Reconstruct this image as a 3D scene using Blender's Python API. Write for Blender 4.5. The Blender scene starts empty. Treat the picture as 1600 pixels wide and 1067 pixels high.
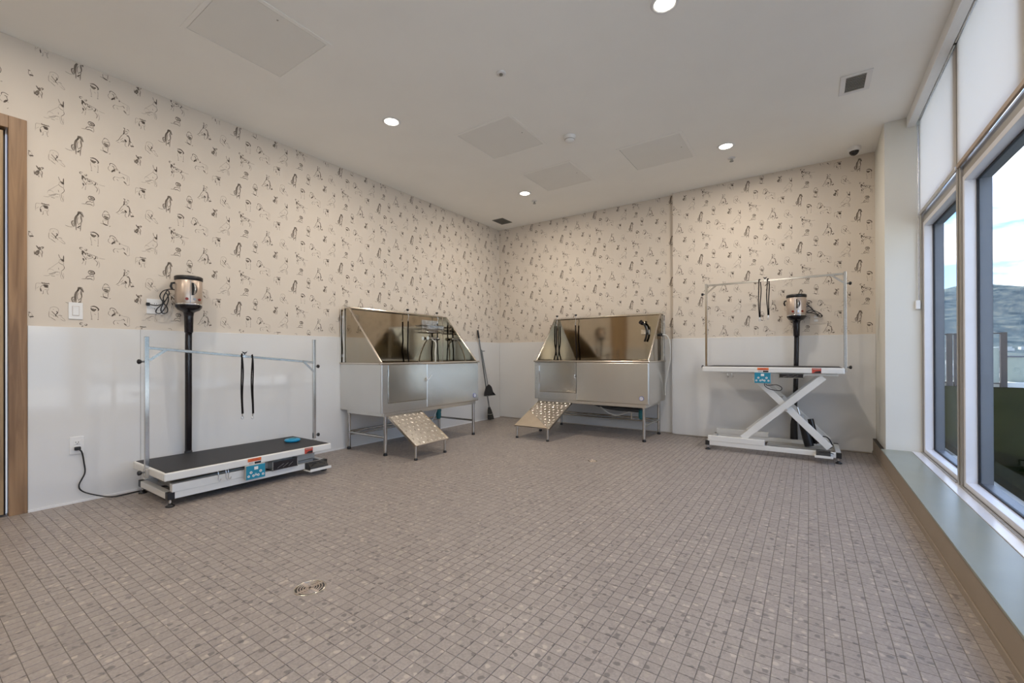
import bpy, math, random
from mathutils import Vector, Matrix
import numpy as np

random.seed(7)
SC = bpy.context.scene
COL = SC.collection
PI = math.pi

# ------------------------------------------------------------------ camera
CAM = (4.2205, -5.8067, 1.0165)
FPX = 678.51
cam_d = bpy.data.cameras.new('camera')
cam = bpy.data.objects.new('camera', cam_d)
COL.objects.link(cam)
cam_d.sensor_fit = 'HORIZONTAL'
cam_d.sensor_width = 36.0
cam_d.lens = FPX / 1600 * 36.0
cam_d.shift_y = (553.51 - 533.5) / 1600
cam_d.clip_start = 0.02
cam_d.clip_end = 6000
_yaw, _pit, _rol = -0.5998, 0.0019, -0.0033
_fw = Vector((math.sin(_yaw) * math.cos(_pit), math.cos(_yaw) * math.cos(_pit), math.sin(_pit)))
_rt = _fw.cross(Vector((0, 0, 1))).normalized()
_up = _rt.cross(_fw)
_r2 = math.cos(_rol) * _rt + math.sin(_rol) * _up
_u2 = -math.sin(_rol) * _rt + math.cos(_rol) * _up
M4 = Matrix((_r2, _u2, -_fw)).transposed().to_4x4()
M4.translation = Vector(CAM)
cam.matrix_world = M4
SC.camera = cam

# ------------------------------------------------------------------ colour management
SC.view_settings.view_transform = 'Standard'
SC.view_settings.look = 'None'
SC.view_settings.gamma = 1.0
SC.view_settings.use_curve_mapping = False
SC.view_settings.exposure = 1.0

# ------------------------------------------------------------------ world (sky with broken cloud)
def make_world():
    w = bpy.data.worlds.new('sky')
    SC.world = w
    w.use_nodes = True
    nt = w.node_tree
    nt.nodes.clear()
    N = nt.nodes.new
    L = nt.links.new
    out = N('ShaderNodeOutputWorld'); bg = N('ShaderNodeBackground')
    tc = N('ShaderNodeTexCoord'); sep = N('ShaderNodeSeparateXYZ')
    L(tc.outputs['Generated'], sep.inputs[0])
    ramp = N('ShaderNodeValToRGB')
    L(sep.outputs['Z'], ramp.inputs[0])
    e = ramp.color_ramp.elements
    e[0].position = 0.0; e[0].color = (0.17, 0.23, 0.31, 1)
    e[1].position = 0.9; e[1].color = (0.10, 0.18, 0.36, 1)
    m = ramp.color_ramp.elements.new(0.22); m.color = (0.075, 0.15, 0.30, 1)
    mp = N('ShaderNodeMapping'); mp.inputs['Scale'].default_value = (1.6, 1.6, 7.0)
    L(tc.outputs['Generated'], mp.inputs[0])
    nz = N('ShaderNodeTexNoise'); nz.inputs['Scale'].default_value = 1.5
    nz.inputs['Detail'].default_value = 7; nz.inputs['Roughness'].default_value = 0.55
    L(mp.outputs[0], nz.inputs['Vector'])
    cr = N('ShaderNodeValToRGB')
    cr.color_ramp.elements[0].position = 0.50; cr.color_ramp.elements[0].color = (0, 0, 0, 1)
    cr.color_ramp.elements[1].position = 0.66; cr.color_ramp.elements[1].color = (1, 1, 1, 1)
    L(nz.outputs[0], cr.inputs[0])
    mx = N('ShaderNodeMix'); mx.data_type = 'RGBA'
    mx.inputs[7].default_value = (0.66, 0.635, 0.60, 1)
    L(cr.outputs[0], mx.inputs[0]); L(ramp.outputs[0], mx.inputs[6])
    L(mx.outputs[2], bg.inputs[0])
    bg.inputs[1].default_value = 3.9
    L(bg.outputs[0], out.inputs[0])
make_world()
sun_d = bpy.data.lights.new('sun', 'SUN'); sun_d.energy = 9.0; sun_d.angle = 0.01; sun_d.color = (1.0, 0.95, 0.87)
sun = bpy.data.objects.new('sun', sun_d); COL.objects.link(sun)
sun.rotation_euler = Vector((-0.27, 0.72, 0.64)).to_track_quat('Z', 'Y').to_euler()

# ------------------------------------------------------------------ materials
def mat(name, col=(0.8, 0.8, 0.8), rough=0.5, metal=0.0, spec=0.5, noise=None, bump=None, emit=None, coat=0.0, trans=0.0):
    """noise=(scale, amount, (sx,sy,sz)) varies the colour; bump=(scale, strength, (sx,sy,sz))"""
    m = bpy.data.materials.new(name)
    m.use_nodes = True
    nt = m.node_tree
    b = nt.nodes['Principled BSDF']
    b.inputs['Base Color'].default_value = (*col, 1)
    b.inputs['Roughness'].default_value = rough
    b.inputs['Metallic'].default_value = metal
    b.inputs['Specular IOR Level'].default_value = spec
    b.inputs['Coat Weight'].default_value = coat
    b.inputs['Coat Roughness'].default_value = 0.08
    if emit:
        b.inputs['Emission Color'].default_value = (*emit[0], 1)
        b.inputs['Emission Strength'].default_value = emit[1]
    tc = None
    def coords(s):
        nonlocal tc
        if tc is None:
            tc = nt.nodes.new('ShaderNodeTexCoord')
        mp = nt.nodes.new('ShaderNodeMapping')
        mp.inputs['Scale'].default_value = s
        nt.links.new(tc.outputs['Object'], mp.inputs[0])
        return mp.outputs[0]
    if noise is None:
        noise = (9, 0.05, (1, 1, 1))
    if noise:
        sc, amt, s = noise
        nz = nt.nodes.new('ShaderNodeTexNoise')
        nz.inputs['Scale'].default_value = sc
        nz.inputs['Detail'].default_value = 5
        nt.links.new(coords(s), nz.inputs['Vector'])
        r = nt.nodes.new('ShaderNodeMapRange')
        r.inputs[1].default_value = 0.3; r.inputs[2].default_value = 0.7
        r.inputs[3].default_value = 1 - amt; r.inputs[4].default_value = 1 + amt
        nt.links.new(nz.outputs[0], r.inputs[0])
        vm = nt.nodes.new('ShaderNodeVectorMath'); vm.operation = 'SCALE'
        vm.inputs[0].default_value = col
        nt.links.new(r.outputs[0], vm.inputs['Scale'])
        nt.links.new(vm.outputs[0], b.inputs['Base Color'])
    if bump:
        sc, st, s = bump
        nz = nt.nodes.new('ShaderNodeTexNoise')
        nz.inputs['Scale'].default_value = sc
        nz.inputs['Detail'].default_value = 3
        nt.links.new(coords(s), nz.inputs['Vector'])
        bp = nt.nodes.new('ShaderNodeBump')
        bp.inputs['Strength'].default_value = st
        bp.inputs['Distance'].default_value = 0.01
        nt.links.new(nz.outputs[0], bp.inputs['Height'])
        nt.links.new(bp.outputs[0], b.inputs['Normal'])
    return m

def mat_stone(name, base, grout=False):
    """mottled fine-chip composite stone in world space; each tile gets its own offset and tone"""
    m = bpy.data.materials.new(name); m.use_nodes = True
    nt = m.node_tree; N = nt.nodes.new; L = nt.links.new
    b = nt.nodes['Principled BSDF']
    geo = N('ShaderNodeNewGeometry')
    sn = N('ShaderNodeVectorMath'); sn.operation = 'SNAP'
    sn.inputs[1].default_value = (PITCH, PITCH, 10)
    ad = N('ShaderNodeVectorMath'); ad.operation = 'ADD'; ad.inputs[1].default_value = (20 * PITCH, 200 * PITCH, 0.5)
    L(geo.outputs['Position'], ad.inputs[0]); L(ad.outputs[0], sn.inputs[0])
    wn = N('ShaderNodeTexWhiteNoise'); wn.noise_dimensions = '3D'
    L(sn.outputs[0], wn.inputs['Vector'])
    # offset per tile
    sc = N('ShaderNodeVectorMath'); sc.operation = 'SCALE'; sc.inputs['Scale'].default_value = 0.35
    L(wn.outputs['Color'], sc.inputs[0])
    a2 = N('ShaderNodeVectorMath'); a2.operation = 'ADD'
    L(geo.outputs['Position'], a2.inputs[0]); L(sc.outputs[0], a2.inputs[1])
    # warp
    nz = N('ShaderNodeTexNoise'); nz.inputs['Scale'].default_value = 60; nz.inputs['Detail'].default_value = 3
    L(a2.outputs[0], nz.inputs['Vector'])
    w = N('ShaderNodeVectorMath'); w.operation = 'SCALE'; w.inputs['Scale'].default_value = 0.012
    L(nz.outputs['Color'], w.inputs[0])
    a3 = N('ShaderNodeVectorMath'); a3.operation = 'ADD'
    L(a2.outputs[0], a3.inputs[0]); L(w.outputs[0], a3.inputs[1])
    v = N('ShaderNodeTexVoronoi'); v.feature = 'F1'; v.inputs['Scale'].default_value = 48
    v.inputs['Randomness'].default_value = 1
    L(a3.outputs[0], v.inputs['Vector'])
    sx = N('ShaderNodeSeparateColor'); L(v.outputs['Color'], sx.inputs[0])
    # chip mask: some cells, near their centre
    lt = N('ShaderNodeMath'); lt.operation = 'LESS_THAN'; lt.inputs[1].default_value = 0.26
    L(sx.outputs[0], lt.inputs[0])
    ds = N('ShaderNodeMapRange'); ds.inputs[1].default_value = 0.42; ds.inputs[2].default_value = 0.62
    ds.inputs[3].default_value = 1; ds.inputs[4].default_value = 0
    L(v.outputs['Distance'], ds.inputs[0])
    mk = N('ShaderNodeMath'); mk.operation = 'MULTIPLY'
    L(lt.outputs[0], mk.inputs[0]); L(ds.outputs[0], mk.inputs[1])
    ramp = N('ShaderNodeValToRGB'); ramp.color_ramp.interpolation = 'CONSTANT'
    e = ramp.color_ramp.elements
    d = 0.55
    e[0].position = 0; e[0].color = (base[0] * .55, base[1] * .56, base[2] * .58, 1)
    e[1].position = 0.28; e[1].color = (base[0] * .8, base[1] * .8, base[2] * .82, 1)
    k = e.new(0.55); k.color = (base[0] * 1.45, base[1] * 1.42, base[2] * 1.36, 1)
    k = e.new(0.8); k.color = (base[0] * 1.2, base[1] * 1.2, base[2] * 1.15, 1)
    L(sx.outputs[1], ramp.inputs[0])
    # ground tone
    n2 = N('ShaderNodeTexNoise'); n2.inputs['Scale'].default_value = 120; n2.inputs['Detail'].default_value = 4
    L(a2.outputs[0], n2.inputs['Vector'])
    mr = N('ShaderNodeMapRange'); mr.inputs[1].default_value = 0.3; mr.inputs[2].default_value = 0.7
    mr.inputs[3].default_value = 0.86; mr.inputs[4].default_value = 1.14
    L(n2.outputs[0], mr.inputs[0])
    mr2 = N('ShaderNodeMapRange'); mr2.inputs[3].default_value = 0.93; mr2.inputs[4].default_value = 1.07
    L(wn.outputs['Value'], mr2.inputs[0])
    ml = N('ShaderNodeMath'); ml.operation = 'MULTIPLY'
    L(mr.outputs[0], ml.inputs[0]); L(mr2.outputs[0], ml.inputs[1])
    bs = N('ShaderNodeVectorMath'); bs.operation = 'SCALE'; bs.inputs[0].default_value = base
    L(ml.outputs[0], bs.inputs['Scale'])
    mx = N('ShaderNodeMix'); mx.data_type = 'RGBA'
    L(mk.outputs[0], mx.inputs[0]); L(bs.outputs[0], mx.inputs[6]); L(ramp.outputs[0], mx.inputs[7])
    L(mx.outputs[2], b.inputs['Base Color'])
    b.inputs['Roughness'].default_value = 0.42
    return m

def mat_wood(name, c1, c2, scale=1.0, rough=0.45):
    m = bpy.data.materials.new(name); m.use_nodes = True
    nt = m.node_tree; N = nt.nodes.new; L = nt.links.new
    b = nt.nodes['Principled BSDF']
    tc = N('ShaderNodeTexCoord'); mp = N('ShaderNodeMapping')
    mp.inputs['Scale'].default_value = (18 * scale, 18 * scale, 1.1 * scale)
    L(tc.outputs['Object'], mp.inputs[0])
    nz = N('ShaderNodeTexNoise'); nz.inputs['Scale'].default_value = 1.6; nz.inputs['Detail'].default_value = 7
    nz.inputs['Distortion'].default_value = 0.7
    L(mp.outputs[0], nz.inputs['Vector'])
    r = N('ShaderNodeValToRGB')
    r.color_ramp.elements[0].position = 0.32; r.color_ramp.elements[0].color = (*c1, 1)
    r.color_ramp.elements[1].position = 0.68; r.color_ramp.elements[1].color = (*c2, 1)
    L(nz.outputs[0], r.inputs[0]); L(r.outputs[0], b.inputs['Base Color'])
    b.inputs['Roughness'].default_value = rough
    return m

def mat_glass(name, tint=(0.93, 0.96, 0.95), refl=1.0):
    """thin clear pane: fresnel reflection over straight-through transmission"""
    m = bpy.data.materials.new(name); m.use_nodes = True
    nt = m.node_tree; nt.nodes.clear(); N = nt.nodes.new; L = nt.links.new
    out = N('ShaderNodeOutputMaterial'); tr = N('ShaderNodeBsdfTransparent'); gl = N('ShaderNodeBsdfGlossy')
    fr = N('ShaderNodeFresnel'); mx = N('ShaderNodeMixShader')
    tr.inputs[0].default_value = (*tint, 1); gl.inputs['Roughness'].default_value = 0.02
    fr.inputs[0].default_value = 1.45
    mu = N('ShaderNodeMath'); mu.operation = 'MULTIPLY'; mu.inputs[1].default_value = refl
    L(fr.outputs[0], mu.inputs[0])
    L(mu.outputs[0], mx.inputs[0]); L(tr.outputs[0], mx.inputs[1]); L(gl.outputs[0], mx.inputs[2])
    L(mx.outputs[0], out.inputs[0])
    return m

def mat_cloth(name, col, trans):
    m = bpy.data.materials.new(name); m.use_nodes = True
    nt = m.node_tree; nt.nodes.clear(); N = nt.nodes.new; L = nt.links.new
    out = N('ShaderNodeOutputMaterial'); d = N('ShaderNodeBsdfDiffuse'); t = N('ShaderNodeBsdfTranslucent')
    mx = N('ShaderNodeMixShader'); mx.inputs[0].default_value = trans
    nz = N('ShaderNodeTexNoise'); nz.inputs['Scale'].default_value = 900
    tc = N('ShaderNodeTexCoord'); L(tc.outputs['Object'], nz.inputs['Vector'])
    r = N('ShaderNodeMapRange'); r.inputs[3].default_value = 0.97; r.inputs[4].default_value = 1.03
    L(nz.outputs[0], r.inputs[0])
    v = N('ShaderNodeVectorMath'); v.operation = 'SCALE'; v.inputs[0].default_value = col
    L(r.outputs[0], v.inputs['Scale'])
    L(v.outputs[0], d.inputs[0]); L(v.outputs[0], t.inputs[0])
    L(d.outputs[0], mx.inputs[1]); L(t.outputs[0], mx.inputs[2]); L(mx.outputs[0], out.inputs[0])
    return m

PITCH = 0.049
M = {}
M['ceiling'] = mat('ceiling_paint', (0.90, 0.89, 0.85), 0.9, noise=(3, 0.012, (1, 1, 1)))
M['panel'] = mat('access_panel_paint', (0.82, 0.81, 0.77), 0.8, noise=(3, 0.01, (1, 1, 1)))
M['paper'] = mat('wallpaper_cream', (0.665, 0.60, 0.52), 0.85, noise=(2.5, 0.012, (1, 1, 1)))
M['ink0'] = mat('ink_dark', (0.11, 0.088, 0.07), 0.9, noise=(60, 0.2, (1, 1, 1)))
M['ink1'] = mat('ink_mid', (0.19, 0.158, 0.128), 0.9, noise=(60, 0.2, (1, 1, 1)))
M['ink2'] = mat('ink_pale', (0.40, 0.345, 0.29), 0.9, noise=(60, 0.15, (1, 1, 1)))
M['gloss'] = mat('white_gloss_panel', (0.71, 0.71, 0.70), 0.06, spec=0.5, noise=(2, 0.01, (1, 1, 1)))
M['wall'] = mat('pier_paint', (0.72, 0.71, 0.655), 0.8, noise=(3, 0.012, (1, 1, 1)))
M['bench_face'] = mat('bench_face_shaded', (0.29, 0.235, 0.18), 0.7, noise=(4, 0.02, (1, 1, 1)))  # cream face coloured taupe, so its shade is part of the colour
M['bench_tile'] = mat('base_tile', (0.30, 0.25, 0.20), 0.5, noise=(14, 0.05, (1, 1, 1)))
M['slab'] = mat('grey_green_laminate', (0.235, 0.25, 0.205), 0.28, noise=(5, 0.05, (1, 1, 1)))
M['edge'] = mat('dark_edge_band', (0.03, 0.022, 0.016), 0.6)
M['sill'] = mat('white_sill', (0.72, 0.72, 0.74), 0.18, noise=(8, 0.02, (1, 1, 1)))
M['frame'] = mat('white_window_frame', (0.70, 0.71, 0.75), 0.35, noise=(8, 0.02, (1, 1, 1)))
M['frame_grey'] = mat('grey_mullion', (0.34, 0.325, 0.30), 0.35, metal=0.2)
M['frame_dark'] = mat('dark_exterior_frame', (0.065, 0.08, 0.10), 0.4, metal=0.2)
M['gasket'] = mat('black_gasket', (0.008, 0.008, 0.012), 0.6)
M['grout'] = mat('grout', (0.21, 0.19, 0.172), 0.85, noise=(60, 0.1, (1, 1, 1)))
M['stone'] = mat_stone('chip_stone_tile', (0.300, 0.262, 0.236))
M['wood'] = mat_wood('walnut_veneer', (0.19, 0.105, 0.050), (0.36, 0.22, 0.115))
M['wood_door'] = mat_wood('oak_door_veneer', (0.24, 0.155, 0.075), (0.46, 0.32, 0.17), 0.7)
M['steel'] = mat('brushed_stainless', (0.70, 0.685, 0.65), 0.24, metal=1.0, noise=(3, 0.04, (1, 1, 1)), bump=(2.2, 0.10, (1, 1, 1)))
M['steel_in'] = mat('mirror_stainless', (0.42, 0.36, 0.275), 0.07, metal=1.0, noise=(3, 0.04, (1, 1, 1)), bump=(1.6, 0.12, (1, 1, 0.5)))
M['steel_door'] = mat('door_stainless', (0.60, 0.565, 0.505), 0.15, metal=1.0, noise=(3, 0.04, (1, 1, 1)), bump=(2.0, 0.12, (1, 1, 1)))
M['steel_edge'] = mat('polished_edge', (0.66, 0.60, 0.52), 0.2, metal=1.0)
M['tube'] = mat('polished_tube', (0.60, 0.59, 0.56), 0.16, metal=1.0)
M['tread'] = mat('tread_plate', (0.68, 0.65, 0.61), 0.26, metal=1.0, noise=(30, 0.06, (1, 1, 1)))
M['tri_beige'] = mat('smooth_beige', (0.62, 0.53, 0.42), 0.38, metal=0.75)
M['black'] = mat('black_plastic', (0.012, 0.012, 0.013), 0.4)
M['blackg'] = mat('black_gloss_plastic', (0.012, 0.010, 0.012), 0.14)
M['rubber'] = mat('rubber_mat', (0.018, 0.018, 0.020), 0.55, noise=(80, 0.15, (1, 1, 1)), bump=(400, 0.2, (1, 1, 1)))
M['enamel'] = mat('white_enamel', (0.74, 0.735, 0.70), 0.32, noise=(6, 0.02, (1, 1, 1)))
M['enamel_grey'] = mat('grey_enamel', (0.42, 0.40, 0.36), 0.4)
M['teal'] = mat('teal_plastic', (0.015, 0.24, 0.36), 0.35)
M['blue'] = mat('blue_plastic', (0.01, 0.27, 0.50), 0.35)
M['orange'] = mat('orange_label', (0.72, 0.16, 0.035), 0.5)
M['redlab'] = mat('red_label', (0.50, 0.06, 0.035), 0.5)
M['white'] = mat('white_plastic', (0.78, 0.78, 0.77), 0.35, noise=(8, 0.01, (1, 1, 1)))
M['champ'] = mat('champagne_shell', (0.56, 0.47, 0.40), 0.32, metal=0.7)
M['chrome'] = mat('chrome', (0.75, 0.75, 0.74), 0.10, metal=1.0)
M['red'] = mat('red_button', (0.22, 0.02, 0.012), 0.3)
M['trap'] = mat('teal_trap', (0.02, 0.16, 0.17), 0.3)
M['pipe'] = mat('dark_pipe', (0.045, 0.05, 0.055), 0.4)
M['hose'] = mat('clear_hose', (0.66, 0.66, 0.62), 0.25)
M['mesh'] = mat('grille_dark', (0.035, 0.033, 0.03), 0.7)
M['slat'] = mat('grille_slat', (0.40, 0.385, 0.35), 0.6)
M['grey'] = mat('grey_paint', (0.23, 0.22, 0.19), 0.7)
M['lens'] = mat('lamp_lens', (0.9, 0.9, 0.9), 0.4, emit=((1.0, 0.90, 0.76), 7.0))
M['blind'] = mat_cloth('blind_fabric', (0.86, 0.83, 0.79), 0.62)
M['rail_al'] = mat('aluminium_rail', (0.62, 0.61, 0.60), 0.25, metal=0.8)
M['rail_tan'] = mat('tan_hem', (0.38, 0.30, 0.235), 0.6)
M['glass'] = mat_glass('window_glass', (0.965, 0.98, 0.98), 0.15)
M['frost'] = mat('pale_green_guard_glass', (0.22, 0.26, 0.225), 0.25)
M['brown'] = mat('brown_post', (0.018, 0.012, 0.012), 0.5)
M['concrete'] = mat('concrete', (0.46, 0.47, 0.45), 0.85, noise=(6, 0.1, (1, 1, 1)))
M['turf'] = mat('green_turf', (0.0035, 0.0055, 0.0016), 1.0, spec=0.0, noise=(7, 0.35, (1, 1, 1)), bump=(300, 0.6, (1, 1, 1)))  # green taken near black: the building's shade is put into the colour
M['strap'] = mat('black_strap', (0.008, 0.006, 0.006), 0.8, spec=0.2)
M['bristle'] = mat('dark_bristle', (0.03, 0.033, 0.03), 0.8, noise=(200, 0.3, (1, 1, 0.1)))
M['pole'] = mat('grey_pole', (0.20, 0.21, 0.21), 0.3, metal=0.5)

# ------------------------------------------------------------------ mesh builder
class MB:
    def __init__(s):
        s.v = []; s.f = []; s.sm = []
    def add(s, vs, fs, smooth=False):
        n = len(s.v)
        s.v += [tuple(p) for p in vs]
        s.f += [tuple(i + n for i in f) for f in fs]
        s.sm += [smooth] * len(fs)
        return s
    def box(s, x0, x1, y0, y1, z0, z1):
        x0, x1 = min(x0, x1), max(x0, x1); y0, y1 = min(y0, y1), max(y0, y1); z0, z1 = min(z0, z1), max(z0, z1)
        return s.add([(x0, y0, z0), (x1, y0, z0), (x1, y1, z0), (x0, y1, z0), (x0, y0, z1), (x1, y0, z1), (x1, y1, z1), (x0, y1, z1)],
                     [(0, 3, 2, 1), (4, 5, 6, 7), (0, 1, 5, 4), (1, 2, 6, 5), (2, 3, 7, 6), (3, 0, 4, 7)])
    def bar(s, p0, p1, w, h, up=(0, 0, 1)):
        p0 = Vector(p0); p1 = Vector(p1); d = (p1 - p0).normalized()
        a = d.cross(Vector(up))
        if a.length < 1e-4: a = d.cross(Vector((1, 0, 0)))
        a.normalize(); b = a.cross(d).normalized()
        a *= w / 2; b *= h / 2
        vs = [p + q for p in (p0, p1) for q in (-a - b, a - b, a + b, -a + b)]
        return s.add(vs, [(0, 3, 2, 1), (4, 5, 6, 7), (0, 1, 5, 4), (1, 2, 6, 5), (2, 3, 7, 6), (3, 0, 4, 7)][:6])
    def cyl(s, p0, p1, r0, r1=None, n=16):
        if r1 is None: r1 = r0
        p0 = Vector(p0); p1 = Vector(p1); d = (p1 - p0).normalized()
        a = d.orthogonal().normalized(); b = d.cross(a)
        vs = []
        for p, r in ((p0, r0), (p1, r1)):
            for i in range(n):
                t = 2 * PI * i / n
                vs.append(p + a * (r * math.cos(t)) + b * (r * math.sin(t)))
        s.add(vs, [(i, (i + 1) % n, n + (i + 1) % n, n + i) for i in range(n)], True)
        s.add(vs[:n], [tuple(range(n - 1, -1, -1))]); s.add(vs[n:], [tuple(range(n))])
        return s
    def lathe(s, prof, c=(0, 0, 0), n=20, axis='z', flip=False):
        vs = []; fs = []
        for r, h in prof:
            for i in range(n):
                t = 2 * PI * i / n
                x, y = r * math.cos(t), r * math.sin(t)
                p = (x, y, h) if axis == 'z' else ((h, x, y) if axis == 'x' else (y, h, x))
                vs.append((p[0] + c[0], p[1] + c[1], p[2] + c[2]))
        for k in range(len(prof) - 1):
            for i in range(n):
                j = (i + 1) % n
                q = (k * n + i, k * n + j, (k + 1) * n + j, (k + 1) * n + i)
                fs.append(q)
        return s.add(vs, fs, True)
    def tube(s, pts, r, n=8, closed=False):
        P = [Vector(p) for p in pts]
        m = len(P)
        vs = []; prev = None
        for k in range(m):
            if closed: d = (P[(k + 1) % m] - P[k - 1]).normalized()
            else: d = (P[min(k + 1, m - 1)] - P[max(k - 1, 0)]).normalized()
            a = d.orthogonal().normalized() if prev is None else (prev - d * prev.dot(d)).normalized()
            prev = a; b = d.cross(a)
            for i in range(n):
                t = 2 * PI * i / n
                vs.append(P[k] + a * (r * math.cos(t)) + b * (r * math.sin(t)))
        fs = []
        for k in range(m if closed else m - 1):
            k2 = (k + 1) % m
            for i in range(n):
                j = (i + 1) % n
                fs.append((k * n + i, k * n + j, k2 * n + j, k2 * n + i))
        s.add(vs, fs, True)
        if not closed:
            s.add(vs[:n], [tuple(range(n - 1, -1, -1))]); s.add(vs[-n:], [tuple(range(n))])
        return s
    def prism(s, poly, ext):
        n = len(poly); e = Vector(ext)
        vs = [Vector(p) for p in poly] + [Vector(p) + e for p in poly]
        return s.add(vs, [tuple(range(n - 1, -1, -1)), tuple(range(n, 2 * n))] + [(i, (i + 1) % n, n + (i + 1) % n, n + i) for i in range(n)])
    def build(s, name, m, parent=None, bevel=0, loc=None, label=None, kind=None, fix=True):
        me = bpy.data.meshes.new(name)
        me.from_pydata(s.v, [], s.f)
        me.polygons.foreach_set('use_smooth', s.sm)
        if fix and len(s.f) < 20000:
            import bmesh
            bm = bmesh.new(); bm.from_mesh(me); bmesh.ops.recalc_face_normals(bm, faces=bm.faces); bm.to_mesh(me); bm.free()
        if not isinstance(m, (list, tuple)): m = [m]
        for x in m: me.materials.append(x)
        me.update()
        o = bpy.data.objects.new(name, me)
        COL.objects.link(o)
        if parent: o.parent = parent
        if loc: o.location = loc
        if bevel:
            b = o.modifiers.new('bevel', 'BEVEL'); b.width = bevel; b.segments = 2; b.limit_method = 'ANGLE'
        if label: o['label'] = label
        if kind: o['kind'] = kind
        return o

def spline(pts, n=8):
    """Catmull-Rom through the points"""
    P = [Vector(p) for p in pts]
    out = []
    for i in range(len(P) - 1):
        a = P[max(i - 1, 0)]; b = P[i]; c = P[i + 1]; d = P[min(i + 2, len(P) - 1)]
        for k in range(n):
            t = k / n
            out.append(0.5 * ((2 * b) + (c - a) * t + (2 * a - 5 * b + 4 * c - d) * t * t + (3 * b - a - 3 * c + d) * t ** 3))
    out.append(P[-1])
    return out

def thing(name, label, cat, loc=(0, 0, 0), rz=0, group=None):
    o = bpy.data.objects.new(name, None)
    o.empty_display_size = 0.1
    COL.objects.link(o)
    o.location = loc; o.rotation_euler = (0, 0, rz)
    return tag(o, label, cat, group)
def tag(o, label, cat, group=None):
    o['label'] = label; o['category'] = cat
    if group: o['group'] = group
    return o
def struct(o, label, cat):
    o['kind'] = 'structure'; o['label'] = label; o['category'] = cat
    return o
def copy_tree(o, parent=None):
    c = o.copy(); COL.objects.link(c)
    if parent: c.parent = parent
    for ch in list(o.children): copy_tree(ch, c)
    return c

H = 3.076      # ceiling height
W = 4.755      # face of the bench under the windows
WP = 4.782     # pier face
YB = -8.2      # wall behind the camera
XO = 5.03      # inner face of the window frames
WZ = 1.22      # top of the white panels

# ------------------------------------------------------------------ structure
fl = MB().box(-0.1, 5.2, YB, 0.1, -0.15, -0.0022).build('floor', M['grout'])
struct(fl, 'floor of small square mottled grey-brown stone tiles', 'floor')
struct(MB().box(-0.1, 5.2, YB, 0.1, H, H + 0.15).build('ceiling', M['ceiling']), 'smooth painted off-white ceiling with recessed lamps', 'ceiling')

# door opening in the left wall: y from -6.33 to -5.30
wl = MB().box(-0.12, 0, -5.30, 0.1, 0, H).box(-0.12, 0, -6.33, -5.30, 2.50, H).box(-0.12, 0, YB, -6.33, 0, H).build('wall_left', M['paper'])
struct(wl, 'left wall with cream dog-print wallpaper above white gloss panels', 'wall')
wb = MB().box(0, 2.79, 0, 0.12, 0, H).box(2.79, 5.2, -0.07, 0.12, 0, H).build('wall_back', M['paper'])
struct(wb, 'far wall with dog-print wallpaper above white gloss panels, stepping forward at the right', 'wall')
struct(MB().box(-0.12, 5.2, YB - 0.12, YB, 0, H).build('wall_front', M['wall']), 'plain painted wall behind the viewer', 'wall')

def gloss(parent, name, x0, x1, y0, y1, z0=0.012, z1=WZ):
    return MB().box(x0, x1, y0, y1, z0, z1).build(name, M['gloss'], parent, bevel=0.0015)
g = 0.0006
for a, b in ((-5.252, -4.672), (-4.672, -1.62), (-1.62, -0.012)):
    gloss(wl, 'wall_panel', 0.0005, 0.012, a + g, b - g)
gloss(wl, 'wall_panel', 0.0005, 0.012, YB, -6.43)
gloss(wb, 'wall_panel', 0.012, 2.79 - g, -0.012, -0.0005)
gloss(wb, 'wall_panel', 2.778, 2.7895, -0.082, -0.0125)
gloss(wb, 'wall_panel', 2.79 + g, WP - 0.001, -0.082, -0.0705)
bb = MB().box(0.012, 0.020, -5.252, -0.02, 0, 0.014).build('baseboard_left', M['white'])
struct(bb, 'thin pale edge strip along the foot of the left wall panels', 'baseboard')

# pier and bench on the window side
pr = MB().box(WP, XO + 0.13, -0.735, -0.07, 0.0, H).build('wall_right', M['wall'])
struct(pr, 'pale painted pier between the far wall and the first window', 'wall')
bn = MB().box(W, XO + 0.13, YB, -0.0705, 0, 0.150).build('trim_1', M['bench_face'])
struct(bn, 'low painted plinth running under the windows, shade included in its face colour', 'plinth')
MB().box(W - 0.006, W - 0.0005, YB, -0.075, 0, 0.032).build('base_strip', M['bench_tile'], bn, bevel=0.001)
MB().box(W - 0.002, 4.955, YB, -0.736, 0.1505, 0.1555).build('edge_band', M['edge'], bn)
MB().box(W - 0.002, WP - 0.001, -0.7355, -0.076, 0.1505, 0.1555).build('edge_band', M['edge'], bn)
MB().box(W - 0.006, 4.9525, YB, -0.736, 0.156, 0.168).build('ledge_slab', M['slab'], bn, bevel=0.0015, label='grey-green laminate top of the plinth')
MB().box(4.9555, XO, YB, -0.736, 0.1505, 0.170).build('sill_board', M['sill'], bn, bevel=0.002, label='white sill board')

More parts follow.
